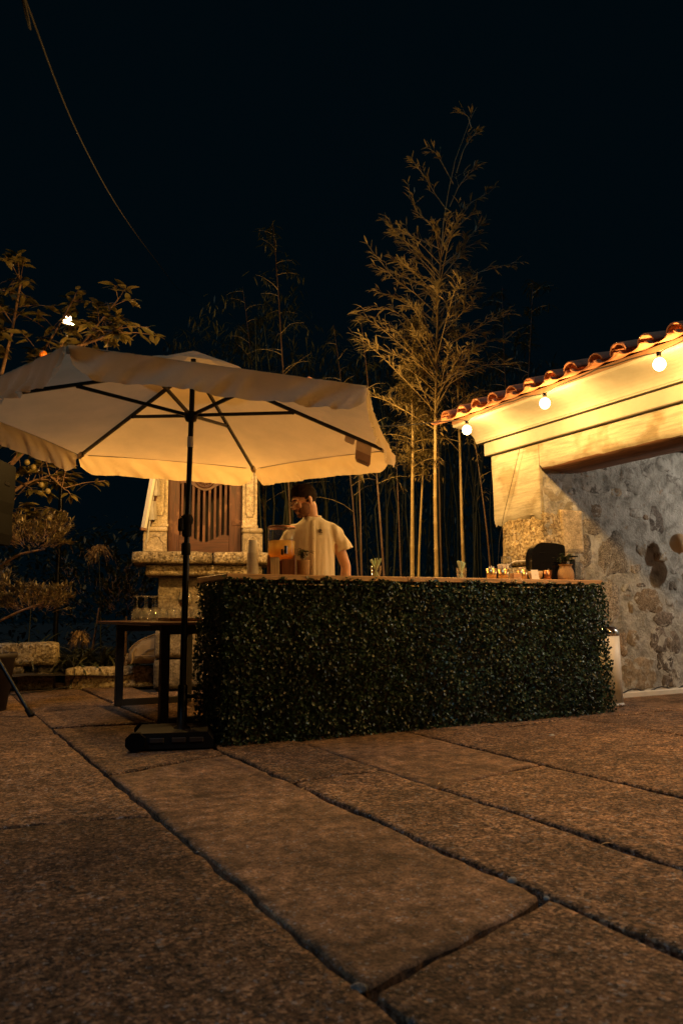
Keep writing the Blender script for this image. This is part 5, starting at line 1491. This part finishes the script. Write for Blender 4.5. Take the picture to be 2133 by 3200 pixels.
shrub('dark_shrub', 'dark leafy shrub low beside the granary pedestal', (2.2, 9.6, .16), [((2.2, 9.55, .9), (.30, .3, .45), 700, [(2.2, 9.6, .2), (2.2, 9.6, .8)])], 33, m_bamboodk, (.05, .024))

# big leaved citrus tree
ct_ = thing('citrus_tree', 'large leaved citrus tree with an orange fruit above the parasol edge', 'tree', (.55, 9.3, .16))
B = Vector((.55, 9.3, .16)); rt = random.Random(44)
m = MB(); m.tube([Vector(q) - B for q in [(.55, 9.3, .1), (.60, 9.2, .9), (.52, 9.1, 1.8), (.62, 8.9, 2.6), (.6, 8.8, 3.3)]], [.06, .05, .045, .035, .02], 10); m.build('trunk', m_bark, ct_)
BR = [[(.52, 9.1, 1.8), (.85, 8.7, 2.6), (1.05, 8.4, 3.1), (1.12, 8.25, 3.5)], [(.62, 8.9, 2.6), (1.1, 8.6, 3.3), (1.45, 8.35, 3.8), (1.72, 8.2, 4.22)], [(.62, 8.9, 2.6), (.9, 8.7, 3.4), (1.15, 8.55, 3.9), (1.28, 8.45, 4.2)], [(.6, 8.8, 3.2), (.7, 8.7, 3.8), (.75, 8.6, 4.3), (.72, 8.6, 4.55)],
      [(.6, 8.8, 3.2), (.4, 8.9, 3.7), (.25, 8.9, 4.2)], [(.55, 9.1, 1.9), (.9, 8.9, 2.2), (1.15, 8.75, 2.3), (1.3, 8.7, 2.15)], [(.6, 9.0, 2.2), (.95, 8.6, 2.6), (1.2, 8.4, 2.9)], [(.6, 8.9, 2.8), (.35, 8.6, 3.0), (.2, 8.4, 3.2)], [(1.15, 8.55, 3.6), (1.55, 8.3, 3.75), (1.72, 8.15, 3.85)], [(.55, 9.1, 1.9), (.8, 9.0, 1.9), (1.15, 8.9, 1.8)]]
lm = []
for i in range(4):
    q = MB(); q.leaf((0, 0, 0), (0, 1, 0), (0, 0, 1), .125, .048, .25 + .2 * i, .22, 5); lm.append(q.mesh('leaf', m_citrus))
stuffl = MB(); nl = 0
def put_leaf(p, d_, L):
    global nl
    x = d_.cross(Vector((rt.gauss(0, .4), rt.gauss(0, .4), 1))).normalized(); y = d_.normalized(); z = x.cross(y)
    if nl < 290:
        o = link_mesh('leaf', rt.choice(lm), ct_)
        Mx = Matrix((x, y, z)).transposed().to_4x4() @ Matrix.Scale(L / .125, 4); Mx.translation = p
        o.matrix_local = Mx
    else:
        stuffl.leaf(p, d_, z, L, L * .38, .4, .2, 4)
    nl += 1
for br in BR:
    P = [Vector(q) - B for q in br]
    m = MB(); m.tube(P, [.022 - .016 * i / (len(P) - 1) for i in range(len(P))], 6); m.build('branch', m_bark, ct_)
tips = []
for br in BR:
    P = [Vector(q) for q in br]
    nt = 24
    for k in range(nt):
        f = .30 + .7 * k / (nt - 1); t_ = f * (len(P) - 1); i = min(int(t_), len(P) - 2)
        s_ = P[i].lerp(P[i + 1], t_ - i)
        e = s_ + Vector((rt.gauss(0, .17), rt.gauss(0, .15), rt.gauss(.05, .14)))
        if k == nt - 1: e = s_ + (P[-1] - P[-2]).normalized() * .1
        tips.append((s_, e))
rt.shuffle(tips)
tw = MB()
for s_, e in tips:
    tw.tube([s_ - B, (s_ + e) / 2 - B + Vector((0, 0, .02)), e - B], [.005, .004, .003], 5, caps=False)
    ax_ = (e - s_).normalized() if (e - s_).length > .02 else Vector((0, 0, 1))
    for k in range(rt.randint(5, 8)):
        a = k * 2.4 + rt.random()
        rad_ = Vector((math.cos(a), math.sin(a), rt.uniform(-.2, .5)))
        put_leaf(s_.lerp(e, rt.uniform(.5, 1)) - B, (ax_ * .5 + rad_ + Vector((0, 0, -.25))), rt.uniform(.10, .175))
tag(tw.build('twigs', m_bark, ct_), kind='stuff'); tag(stuffl.build('foliage', m_citrus, ct_), kind='stuff')
for k, q in enumerate([(.955, 8.14, 3.435), (.906, 8.662, 2.406), (.968, 8.636, 2.355), (1.052, 8.618, 2.171), (1.115, 8.594, 2.104), (1.145, 8.619, 1.821)]):
    m = MB(); m.ell(Vector(q) - B, (.040, .040, .039) if k == 0 else (.03, .03, .032), 16, 12); o = m.build('fruit', m_orange if k == 0 else m_lemonf, ct_)
    if k == 0: tag(o, 'ripe orange fruit')

# the dark planting behind the bed, one mass
rk = random.Random(78); m = MB()
for k in range(5200):
    x = rk.uniform(-4.5, 3.0); y = 10.6 + rk.uniform(0, 2.2)
    top = 1.9 + .5 * nz(x * 1.3, 3) + .35 * nz(x * 4, 8)
    z = .15 + top * rk.random() ** .7
    a = rk.uniform(0, 6.28)
    m.leaf((x, y, z), (math.cos(a), math.sin(a), rk.uniform(-.8, .6)), (0, 0, 1), rk.uniform(.08, .18), rk.uniform(.03, .06), .5, .3, 3)
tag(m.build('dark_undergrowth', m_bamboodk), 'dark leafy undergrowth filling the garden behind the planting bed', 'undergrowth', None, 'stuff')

# floodlight on a pole behind the tree
fp = thing('floodlight', 'small bright floodlight on a thin pole shining through the citrus leaves', 'floodlight', (1.50, 10.32, 0.1))
m = MB(); m.tube([(0, 0, 0), (0, 0, 4.62)], .03, 10); m.build('pole', m_black, fp)
m = MB(); m.bbox((0.0, -.10, 4.50), (.18, .06, .14), .008); m.bar((0, 0, 4.56), (0, -.09, 4.52), .03, .03); m.build('lamp_head', m_black, fp)
m = MB(); m.box((0.0, -.136, 4.49), (.14, .008, .10)); m.build('lens', m_flood, fp)
lamp('flood_light', 'AREA', FLOOD_W, (1.0, 0.60, 0.22), (0.0, -.145, 4.49), fp, 0.13, (R(72), 0, 0))

# loudspeaker on a tripod and pot at the left edge
sp = thing('loudspeaker', 'black loudspeaker on a pole seen from the side at the edge of the terrace', 'loudspeaker', (.44, 7.46, 1.40))
sp.rotation_euler.z = R(-28)
m = MB(); P = [(-.20, .03), (.175, .03), (.195, .12), (.185, .30), (.20, .40), (.20, .74), (.17, .76), (-.20, .76)]
m.prism(P[::-1], -.17, .17); m.build('cabinet', m_boxblack, sp)
m = MB(); m.bbox((.204, 0, .56), (.010, .10, .03), .004); m.build('handle', m_black, sp)
st = thing('speaker_stand', 'black tripod stand carrying the loudspeaker with one leg on the paving', 'speaker stand', (.44, 7.46, 0))
m = MB(); m.tube([(0, 0, .25), (0, 0, 1.43)], .0185, 10); m.build('pole', m_black, st)
m = MB(); m.tube([(0, 0, .66), (0, 0, .78)], .03, 10); m.build('collar', m_blackpl, st)
for a in (-56, 64, 184):
    d_ = Vector((math.cos(R(a)), math.sin(R(a)), 0))
    m = MB(); m.tube([d_ * .03 + Vector((0, 0, .72)), d_ * .70 + Vector((0, 0, .02))], .0165, 8); l_ = m.build('leg', m_black, st)
    m = MB(); m.tube([d_ * .66 + Vector((0, 0, .058)), d_ * .715 + Vector((0, 0, .006))], .023, 8); m.build('rubber_foot', m_blackpl, l_)
    m = MB(); m.tube([Vector((0, 0, .30)), d_ * .35 + Vector((0, 0, .385))], .010, 6); m.build('brace', m_black, l_)
po = thing('plant_pot', 'large dark round plant pot behind the speaker stand leg', 'plant pot', (.58, 7.32, 0), 0)
po.location = (.50, 7.52, 0)
m = MB(); m.lathe([(0, 0), (.21, 0), (.265, .44), (.285, .45), (.285, .49), (.262, .49), (.255, .43), (0, .42)], 32); m.build('pot_body', m_pot, po)
m = MB(); rr_ = random.Random(5)
for k in range(160):
    a = rr_.uniform(0, 6.28); q = rr_.uniform(0, .22)
    m.leaf((q * math.cos(a), q * math.sin(a), .42), (rr_.gauss(0, .6), rr_.gauss(0, .6), 1), (0, 0, 1), rr_.uniform(.06, .13), .02, .8, .3, 3)
tag(m.build('foliage', m_olive, po), kind='stuff')

# ================================================================== bamboo
def bamboo(label, base, h, lean, seed, r0=.021, f0=.42, nb=16, nl=14, L=.12, spread=.55, mat=None, cul=None):
    p = thing('bamboo', label, 'bamboo', base, 0, 'bamboo behind the bar')
    r_ = random.Random(seed)
    P = []; n = int(h / .30)
    for i in range(n + 1):
        f = i / n
        P.append(Vector((lean[0] * f ** 1.7 + .015 * nz(f * 4, seed), lean[1] * f ** 1.7 + .015 * nz(f * 4, seed + 9), h * f)))
    pts = []; rad = []
    for i in range(n):
        rr = r0 * (1 - .80 * (i / n) ** 1.4)
        pts += [P[i] + (P[i + 1] - P[i]) * .001, P[i] + (P[i + 1] - P[i]) * .035, P[i] + (P[i + 1] - P[i]) * .07]; rad += [rr * 1.02, rr * 1.16, rr]
    pts.append(P[-1]); rad.append(.002)
    m = MB(); m.tube(pts, rad, 8); m.build('culm', cul or m_culm, p)
    lf = MB(); tw = MB()
    for k in range(nb):
        f = f0 + (1 - f0) * (k + r_.random()) / nb
        i = min(int(f * n), n - 1); s_ = P[i].lerp(P[i + 1], f * n - i)
        a = r_.uniform(0, 6.28); ln = spread * (1.25 - f) * r_.uniform(.6, 1.2)
        d_ = Vector((math.cos(a), math.sin(a), r_.uniform(.5, 1.0))).normalized()
        Q = [s_]
        for q in range(4):
            d_ = (d_ + Vector((r_.gauss(0, .12), r_.gauss(0, .12), -.18))).normalized(); Q.append(Q[-1] + d_ * ln / 4)
        tw.tube(Q, [.0045, .0035, .003, .002, .001], 4, caps=False)
        for q in range(nl):
            t_ = r_.uniform(.25, 4); i2 = min(int(t_), 3); c_ = Q[i2].lerp(Q[i2 + 1], t_ - i2) + Vector((r_.gauss(0, .03), r_.gauss(0, .03), r_.gauss(0, .03)))
            aa = r_.uniform(0, 6.28)
            lf.leaf(c_, d_ * .5 + Vector((math.cos(aa), math.sin(aa), r_.uniform(-.7, .3))), (0, 0, 1), L * r_.uniform(.6, 1.2), .016 * r_.uniform(.8, 1.2), r_.uniform(.2, .8), .3, 3)
    tag(tw.build('twigs', m_culm, p), kind='stuff'); tag(lf.build('foliage', mat or m_bamboo, p), kind='stuff')
    return p
m_culm = plain('bamboo_culm', (0.36, 0.27, 0.115), 0.42, vary=0.3, sc=4, bump=0.05)
m_culmdk = plain('bamboo_culm_brown', (0.075, 0.042, 0.022), 0.5, vary=0.35, sc=4, bump=0.05)  # brown culms, with the dimness of the back stems put into the colour

# the tall lit bamboo
mbp = thing('bamboo', 'tallest bamboo, its pale culm rising behind the bar to a sparse pointed top', 'bamboo', (4.76, 6.80, 0), 0, 'bamboo behind the bar')
B = Vector((4.76, 6.80, 0))
TP = [(4.77, 6.86, 0), (4.76, 6.78, 1.19), (4.70, 6.69, 2.0), (4.66, 6.60, 2.73), (4.63, 6.50, 3.53), (4.61, 6.41, 4.19), (4.62, 6.31, 4.86), (4.65, 6.25, 5.19), (4.69, 6.17, 5.52), (4.81, 6.04, 5.96), (4.86, 6.0, 6.07)]
TP = [Vector(q) - B for q in TP]
pts = []; rad = []
for a, c_ in zip(TP, TP[1:]):
    k = max(1, round((c_ - a).length / .28))
    for i in range(k):
        z = a.lerp(c_, i / k); rr = .024 * max(.10, 1 - (z.z / 6.3) ** 1.2)
        pts += [z, a.lerp(c_, (i + .05) / k), a.lerp(c_, (i + .10) / k)]; rad += [rr, rr * 1.2, rr]
pts.append(TP[-1]); rad.append(.0015)
m = MB(); m.tube(pts, rad, 9); m.build('culm', m_culm, mbp)
MBR = [[(4.62, 6.51, 3.52), (4.85, 6.36, 3.68), (5.08, 6.21, 3.83), (5.28, 6.09, 3.91)], [(4.62, 6.45, 3.91), (4.79, 6.32, 4.16), (4.97, 6.2, 4.35), (5.3, 6.0, 4.45)], [(4.62, 6.39, 4.28), (4.77, 6.28, 4.51), (4.88, 6.19, 4.74), (4.97, 6.12, 4.85)], [(4.64, 6.33, 4.66), (4.74, 6.25, 4.85), (4.86, 6.15, 5.08), (5.02, 6.04, 5.18)], [(4.67, 6.26, 5.04), (4.73, 6.19, 5.23), (4.81, 6.13, 5.37), (4.88, 6.09, 5.42)], [(4.62, 6.45, 3.91), (4.4, 6.53, 4.13), (4.19, 6.62, 4.3), (3.97, 6.7, 4.59)], [(4.62, 6.39, 4.28), (4.43, 6.46, 4.49), (4.25, 6.53, 4.68), (4.09, 6.59, 4.89)], [(4.63, 6.33, 4.66), (4.5, 6.37, 4.85), (4.35, 6.43, 5.01), (4.27, 6.44, 5.24)], [(4.64, 6.27, 5.0), (4.53, 6.31, 5.16), (4.42, 6.34, 5.35), (4.3, 6.38, 5.52)], [(4.69, 6.21, 5.27), (4.58, 6.24, 5.48), (4.51, 6.26, 5.6), (4.45, 6.29, 5.65)], [(4.63, 6.53, 3.45), (4.42, 6.57, 3.8), (4.19, 6.67, 3.98), (3.92, 6.82, 3.97)], [(4.64, 6.55, 3.15), (4.82, 6.43, 3.28), (5.09, 6.27, 3.39), (5.38, 6.12, 3.39)], [(4.71, 6.18, 5.39), (4.76, 6.12, 5.62), (4.82, 6.07, 5.75), (4.87, 6.03, 5.81)], [(4.63, 6.54, 3.30), (4.4, 6.62, 3.55), (4.25, 6.67, 3.73), (4.12, 6.74, 3.79)],
       [(4.64, 6.57, 3.0), (4.5, 6.62, 3.15), (4.36, 6.7, 3.2), (4.2, 6.78, 3.1)], [(4.62, 6.48, 3.7), (4.72, 6.5, 3.95), (4.78, 6.5, 4.2)], [(4.62, 6.42, 4.1), (4.55, 6.42, 4.4), (4.52, 6.4, 4.65)], [(4.81, 6.04, 5.85), (4.79, 6.06, 5.98), (4.74, 6.08, 6.02)]]
rb_ = random.Random(9)
for k in range(64):                                                # finer side branches lower down
    z = 2.72 + 1.9 * (k / 63) ** 1.0; i = max(q for q in range(len(TP) - 1) if TP[q].z <= z); f = (z - TP[i].z) / (TP[i + 1].z - TP[i].z)
    s_ = TP[i].lerp(TP[i + 1], f) + B; a = rb_.uniform(0, 6.28); ln = (1.35 - (z - 2.75) / 2.6) * rb_.uniform(.40, .95)
    d_ = Vector((math.cos(a), math.sin(a) * .8, rb_.uniform(.45, 1.0))).normalized()
    MBR.append([tuple(s_), tuple(s_ + d_ * ln * .4), tuple(s_ + d_ * ln * .75 + Vector((0, 0, -.02))), tuple(s_ + d_ * ln + Vector((0, 0, -.07)))])
bl = []
for i in range(4):
    q = MB(); q.leaf((0, 0, 0), (0, 1, 0), (0, 0, 1), .13, .021, .15 + .25 * i, .25, 4); bl.append(q.mesh('leaf', m_bamboo))
cnt = 0; lf = MB(); tw = MB(); todo = []
for br in MBR:
    P = [Vector(q) - B for q in br]
    m = MB(); m.tube(P, [.006 - .0048 * i / (len(P) - 1) for i in range(len(P))], 5); m.build('branch', m_culm, mbp)
    L_ = sum((q - p_).length for p_, q in zip(P, P[1:]))
    nd = max(6, int(L_ / .05))
    for k in range(nd):
        f = .28 + .72 * (k + 1) / nd; t_ = f * (len(P) - 1); i = min(int(t_), len(P) - 2); s_ = P[i].lerp(P[i + 1], t_ - i)
        ax_ = (P[i + 1] - P[i]).normalized()
        sd = 1 if k % 2 else -1
        sub = (ax_ + Vector((rb_.gauss(0, .55), rb_.gauss(0, .55), rb_.gauss(.15, .45)))).normalized() * rb_.uniform(.05, .17) * (1.15 - .6 * f)
        e = s_ + sub
        tw.tube([s_, e], [.002, .001], 4, caps=False)
        for q in range(rb_.randint(2, 4)):
            aa = rb_.uniform(0, 6.28)
            todo.append((e - sub * rb_.uniform(0, .5), ax_ * .7 + sub.normalized() * .5 + Vector((math.cos(aa), math.sin(aa), rb_.uniform(-.5, .5))) * .75, rb_.uniform(.07, .145)))
for k in range(260):                                               # leafy lower part round the culm
    z = rb_.uniform(2.6, 3.9); a = rb_.uniform(0, 6.28); rr = rb_.uniform(.05, .42)
    todo.append((Vector((-.12 + rr * math.cos(a), -.22 + rr * math.sin(a), z)), Vector((math.cos(a), math.sin(a), rb_.uniform(-.8, .4))), rb_.uniform(.07, .13)))
rb_.shuffle(todo)
for p_, d_, L_ in todo:
    if cnt < 290:
        d_ = d_.normalized(); x = d_.cross(Vector((rb_.gauss(0, .5), rb_.gauss(0, .5), 1))).normalized(); z = x.cross(d_)
        o = link_mesh('leaf', rb_.choice(bl), mbp); Mx = Matrix((x, d_, z)).transposed().to_4x4() @ Matrix.Scale(L_ / .13, 4); Mx.translation = p_; o.matrix_local = Mx
    else:
        lf.leaf(p_, d_, (0, 0, 1), L_ * .8, .0145, .5, .3, 3)
    cnt += 1
tag(tw.build('twigs', m_culm, mbp), kind='stuff'); tag(lf.build('foliage', m_bamboo, mbp), kind='stuff')

BB = [('bright yellow bamboo of the crossing pair, with dense pale foliage high up', (4.62, 7.04, 0), 3.9, (-.22, -.45), 1, .022, .60, 40, 34, .10, .55, None, None),
      ('slender bright bamboo standing close beside the thick yellow culm', (4.66, 7.10, 0), 3.6, (-.10, -.30), 2, .016, .62, 34, 28, .10, .5, None, None),
      ('pale bamboo rising behind the last eave bulb of the roof', (5.13, 6.80, 0), 4.6, (.02, .05), 3, .020, .55, 18, 14, .11, .7, None, None),
      ('thin brown bamboo leaning by the corner of the stone house', (5.28, 6.45, 0), 2.9, (-.18, .10), 4, .015, .70, 6, 8, .10, .4, None, m_culmdk),
      ('brown bamboo with a bright leafy tuft under the parasol edge', (4.16, 7.30, 0), 2.45, (-.05, -.05), 5, .017, .93, 3, 9, .15, .35, None, m_culmdk),
      ('dark brown bamboo standing right of the leafy tuft', (4.44, 7.25, 0), 4.2, (-.25, .10), 6, .016, .50, 14, 16, .12, .6, m_bamboodk, m_culmdk),
      ('reddish bamboo between the dark culm and the yellow pair', (4.60, 7.20, 0), 2.7, (-.05, .0), 7, .015, .80, 6, 9, .12, .3, None, m_culmdk),
      ('slanted tan bamboo just left of the tallest culm', (4.74, 7.12, 0), 3.6, (.16, -.06), 8, .017, .65, 12, 14, .11, .5, None, None),
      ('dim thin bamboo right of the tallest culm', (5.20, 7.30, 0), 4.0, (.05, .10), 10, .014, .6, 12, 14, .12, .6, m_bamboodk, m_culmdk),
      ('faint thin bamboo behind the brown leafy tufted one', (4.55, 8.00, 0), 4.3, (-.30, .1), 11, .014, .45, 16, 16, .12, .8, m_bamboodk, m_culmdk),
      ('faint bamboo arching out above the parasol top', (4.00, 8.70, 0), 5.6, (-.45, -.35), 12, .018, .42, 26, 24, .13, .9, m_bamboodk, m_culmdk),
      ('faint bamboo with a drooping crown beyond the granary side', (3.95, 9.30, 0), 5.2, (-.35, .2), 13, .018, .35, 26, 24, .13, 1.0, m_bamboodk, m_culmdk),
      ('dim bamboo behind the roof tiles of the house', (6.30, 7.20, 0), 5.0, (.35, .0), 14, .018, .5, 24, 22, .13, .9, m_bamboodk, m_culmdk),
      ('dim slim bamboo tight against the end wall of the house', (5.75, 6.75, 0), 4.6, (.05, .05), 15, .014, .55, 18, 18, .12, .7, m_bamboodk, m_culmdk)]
for a in BB: bamboo(a[0], a[1], a[2], a[3], a[4], a[5], a[6], a[7], a[8], a[9], a[10], a[11], a[12])
# the far thicket: one mass of dim foliage and stems
rk = random.Random(77); m = MB()
for k in range(11000):
    x = rk.uniform(3.0, 8.5); y = 8.6 + rk.uniform(0, 2.4) + max(0, 5 - x) * .25
    top = 4.6 + 1.1 * nz(x * 1.1, 3) + .6 * nz(x * 3, 8)
    z = top * (1 - rk.random() ** 1.7 * .95)
    if z < .2: continue
    a = rk.uniform(0, 6.28)
    m.leaf((x, y, z), (math.cos(a), math.sin(a), rk.uniform(-1.2, .1)), (0, 0, 1), rk.uniform(.09, .17), .02, .6, .3, 3)
for k in range(60):
    x = rk.uniform(3.6, 8.3); y = rk.uniform(8.4, 10.4)
    m.tube([(x, y, 0), (x + rk.gauss(0, .1), y, 2.2), (x + rk.gauss(0, .3), y, 4.4)], [.014, .012, .005], 5, caps=False)
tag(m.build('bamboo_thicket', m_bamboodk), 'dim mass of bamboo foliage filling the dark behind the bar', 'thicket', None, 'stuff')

# ================================================================== bin, balloons, cables, small things on the paving
bi = thing('pedal_bin', 'tall white cylindrical pedal bin with a chrome lid beside the hedge', 'bin', (5.33, 5.02, 0))
m = MB(); m.lathe([(0, .03), (.104, .03), (.098, .60), (0, .60)], 32); m.build('bin_body', m_white, bi)
m = MB(); m.lathe([(.098, .60), (.100, .602), (.100, .635), (.096, .645), (.080, .675), (.04, .69), (0, .693)], 32); m.build('lid', m_chrome, bi)
m = MB(); m.lathe([(0, 0), (.113, 0), (.116, .012), (.108, .028), (0, .03)], 32); m.build('base_ring', m_alu, bi)
m = MB(); m.bbox((.0, -.128, .016), (.05, .05, .014), .004); m.build('pedal', m_chrome, bi)
for k, (c_, r_, lab) in enumerate([((6.58, 5.22, 1.475), .088, 'beige round balloon beside the rubble wall, the upper one'), ((6.70, 5.16, 1.34), .092, 'tan round balloon below the beige one at the edge of view')]):
    bo = thing('balloon', lab, 'balloon', c_, 0, 'balloons by the porch wall')
    m = MB(); P = [(r_ * math.sin(PI * i / 14) * (1 - .06 * max(0, i - 8) / 6), r_ * 1.12 * math.cos(PI * i / 14)) for i in range(14)] + [(.008, -r_ * 1.15), (.012, -r_ * 1.22), (0, -r_ * 1.22)]
    P[0] = (0, r_ * 1.12)
    m.lathe(P, 24); m.build('balloon_skin', m_balloon, bo)
    m = MB(); m.tube([(0, 0, -r_ * 1.2), (.03, .04, -r_ * 2.0), (.05, .10, -r_ * 2.6)], .002, 5); m.build('string', m_white, bo)
m = MB(); P = [(5.44, 5.30, .012)]
for k in range(40):
    x = 5.5 + k * .06
    P.append((x, 5.322 + .036 * (x - 4.97) + .004 * math.sin(k * 1.9), .055 + .016 * math.sin(k * .95) + .01 * min(1, k / 6)))
m.tube(P, .007, 6)
tag(m.build('floor_cable', m_cable), 'black cable draped in waves along the foot of the rubble wall', 'cable')
sf = thing('stand_foot', 'grey metal foot of a stand on the porch paving at the edge of view', 'stand', (5.72, 4.40, 0))
m = MB(); m.lathe([(0, 0), (.12, 0), (.125, .012), (.10, .03), (.03, .045), (.018, .06), (.018, 1.1), (0, 1.1)], 24); m.build('round_foot', m_alu, sf)
m = MB(); m.bar((-.05, -.06, .0), (-.02, -.14, .10), .02, .02); m.build('foot_lever', m_black, sf)
def spline(P, n=8):
    P = [Vector(q) for q in P]; out = []
    for i in range(len(P) - 1):
        a, b_, c_, d_ = P[max(i - 1, 0)], P[i], P[i + 1], P[min(i + 2, len(P) - 1)]
        for k in range(n):
            t_ = k / n
            out.append(0.5 * ((2 * b_) + (c_ - a) * t_ + (2 * a - 5 * b_ + 4 * c_ - d_) * t_ ** 2 + (3 * b_ - a - 3 * c_ + d_) * t_ ** 3))
    return out + [P[-1]]
m = MB(); pts = [(-.6, -1.2, 1.9), (0.173, 2.374, 2.72), (0.191, 2.47, 2.765), (0.589, 3.903, 3.236), (1.323, 6.245, 4.09), (2.713, 10.413, 5.687), (4.32, 15.018, 7.413), (6.5, 21, 9.9)]
pts = spline(pts)
m.tube([Vector(q) for q in pts], .0036, 6)
tag(m.build('overhead_cable', m_oldcable), 'long brown overhead cable crossing the night sky above the parasol', 'cable')

FL = [((2.126, 3.476), 'dry curled leaf by the joint in front of the hedge middle'), ((2.181, 3.133), 'orange dry leaf in the wide joint of the third slab row'), ((1.966, 2.503), 'pale dry leaf lying on the face of a rough slab'), ((1.613, 3.383), 'dry grass twig across the joint of the smooth slab'),
      ((2.16, 2.06), 'long dry leaf beside the widest dark joint'), ((1.842, 1.667), 'pale straw lying on the near right slab'), ((4.428, 5.051), 'yellow dry leaf under the right end of the hedge'), ((3.03, 3.718), 'yellow leaf in the joint of the fourth slab row'), ((2.729, 3.153), 'pale twig on the slab in front of the hedge right half'),
      ((1.70, 3.56), 'small dry leaf at the crossing of two joints near the bar'), ((.865, 6.14), 'pale dry leaf left of the parasol base'), ((4.103, 3.939), 'yellowish leaf on the slab close to the porch')]
rf = random.Random(2)
for (x, y), lab in FL:
    m = MB(); a = rf.uniform(0, 6.28)
    m.leaf((x, y, .012), (math.cos(a), math.sin(a), .25), (0, 0, 1), rf.uniform(.035, .06), rf.uniform(.008, .014), .6, .5, 4)
    tag(m.build('fallen_leaf', m_fallen), lab, 'leaf', 'dry leaves on the paving')
for (x, y, r_), lab in [((1.625, 1.955, .020), 'grey pebble wedged in the joint at the smooth slab edge'), ((1.618, 1.80, .011), 'small grey pebble at the corner of the smooth slab'), ((.880, 1.58, .022), 'tan stone chip in the joint crossing nearest the camera'), ((.889, 2.72, .007), 'tiny white pebble in the left long joint'), ((3.70, 4.0, .022), 'flat stone chip in the joint before the hedge right end')]:
    m = MB(); m.ell((x, y, r_ * .3 - .004), (r_, r_ * .8, r_ * .6), 10, 7)
    m.v = [(a + .25 * r_ * nz(a * 60, b_ * 60, c_ * 60), b_ + .25 * r_ * nz(b_ * 60, a * 60, 5), c_) for a, b_, c_ in m.v]
    tag(m.build('pebble', m_st[2]), lab, 'pebble')
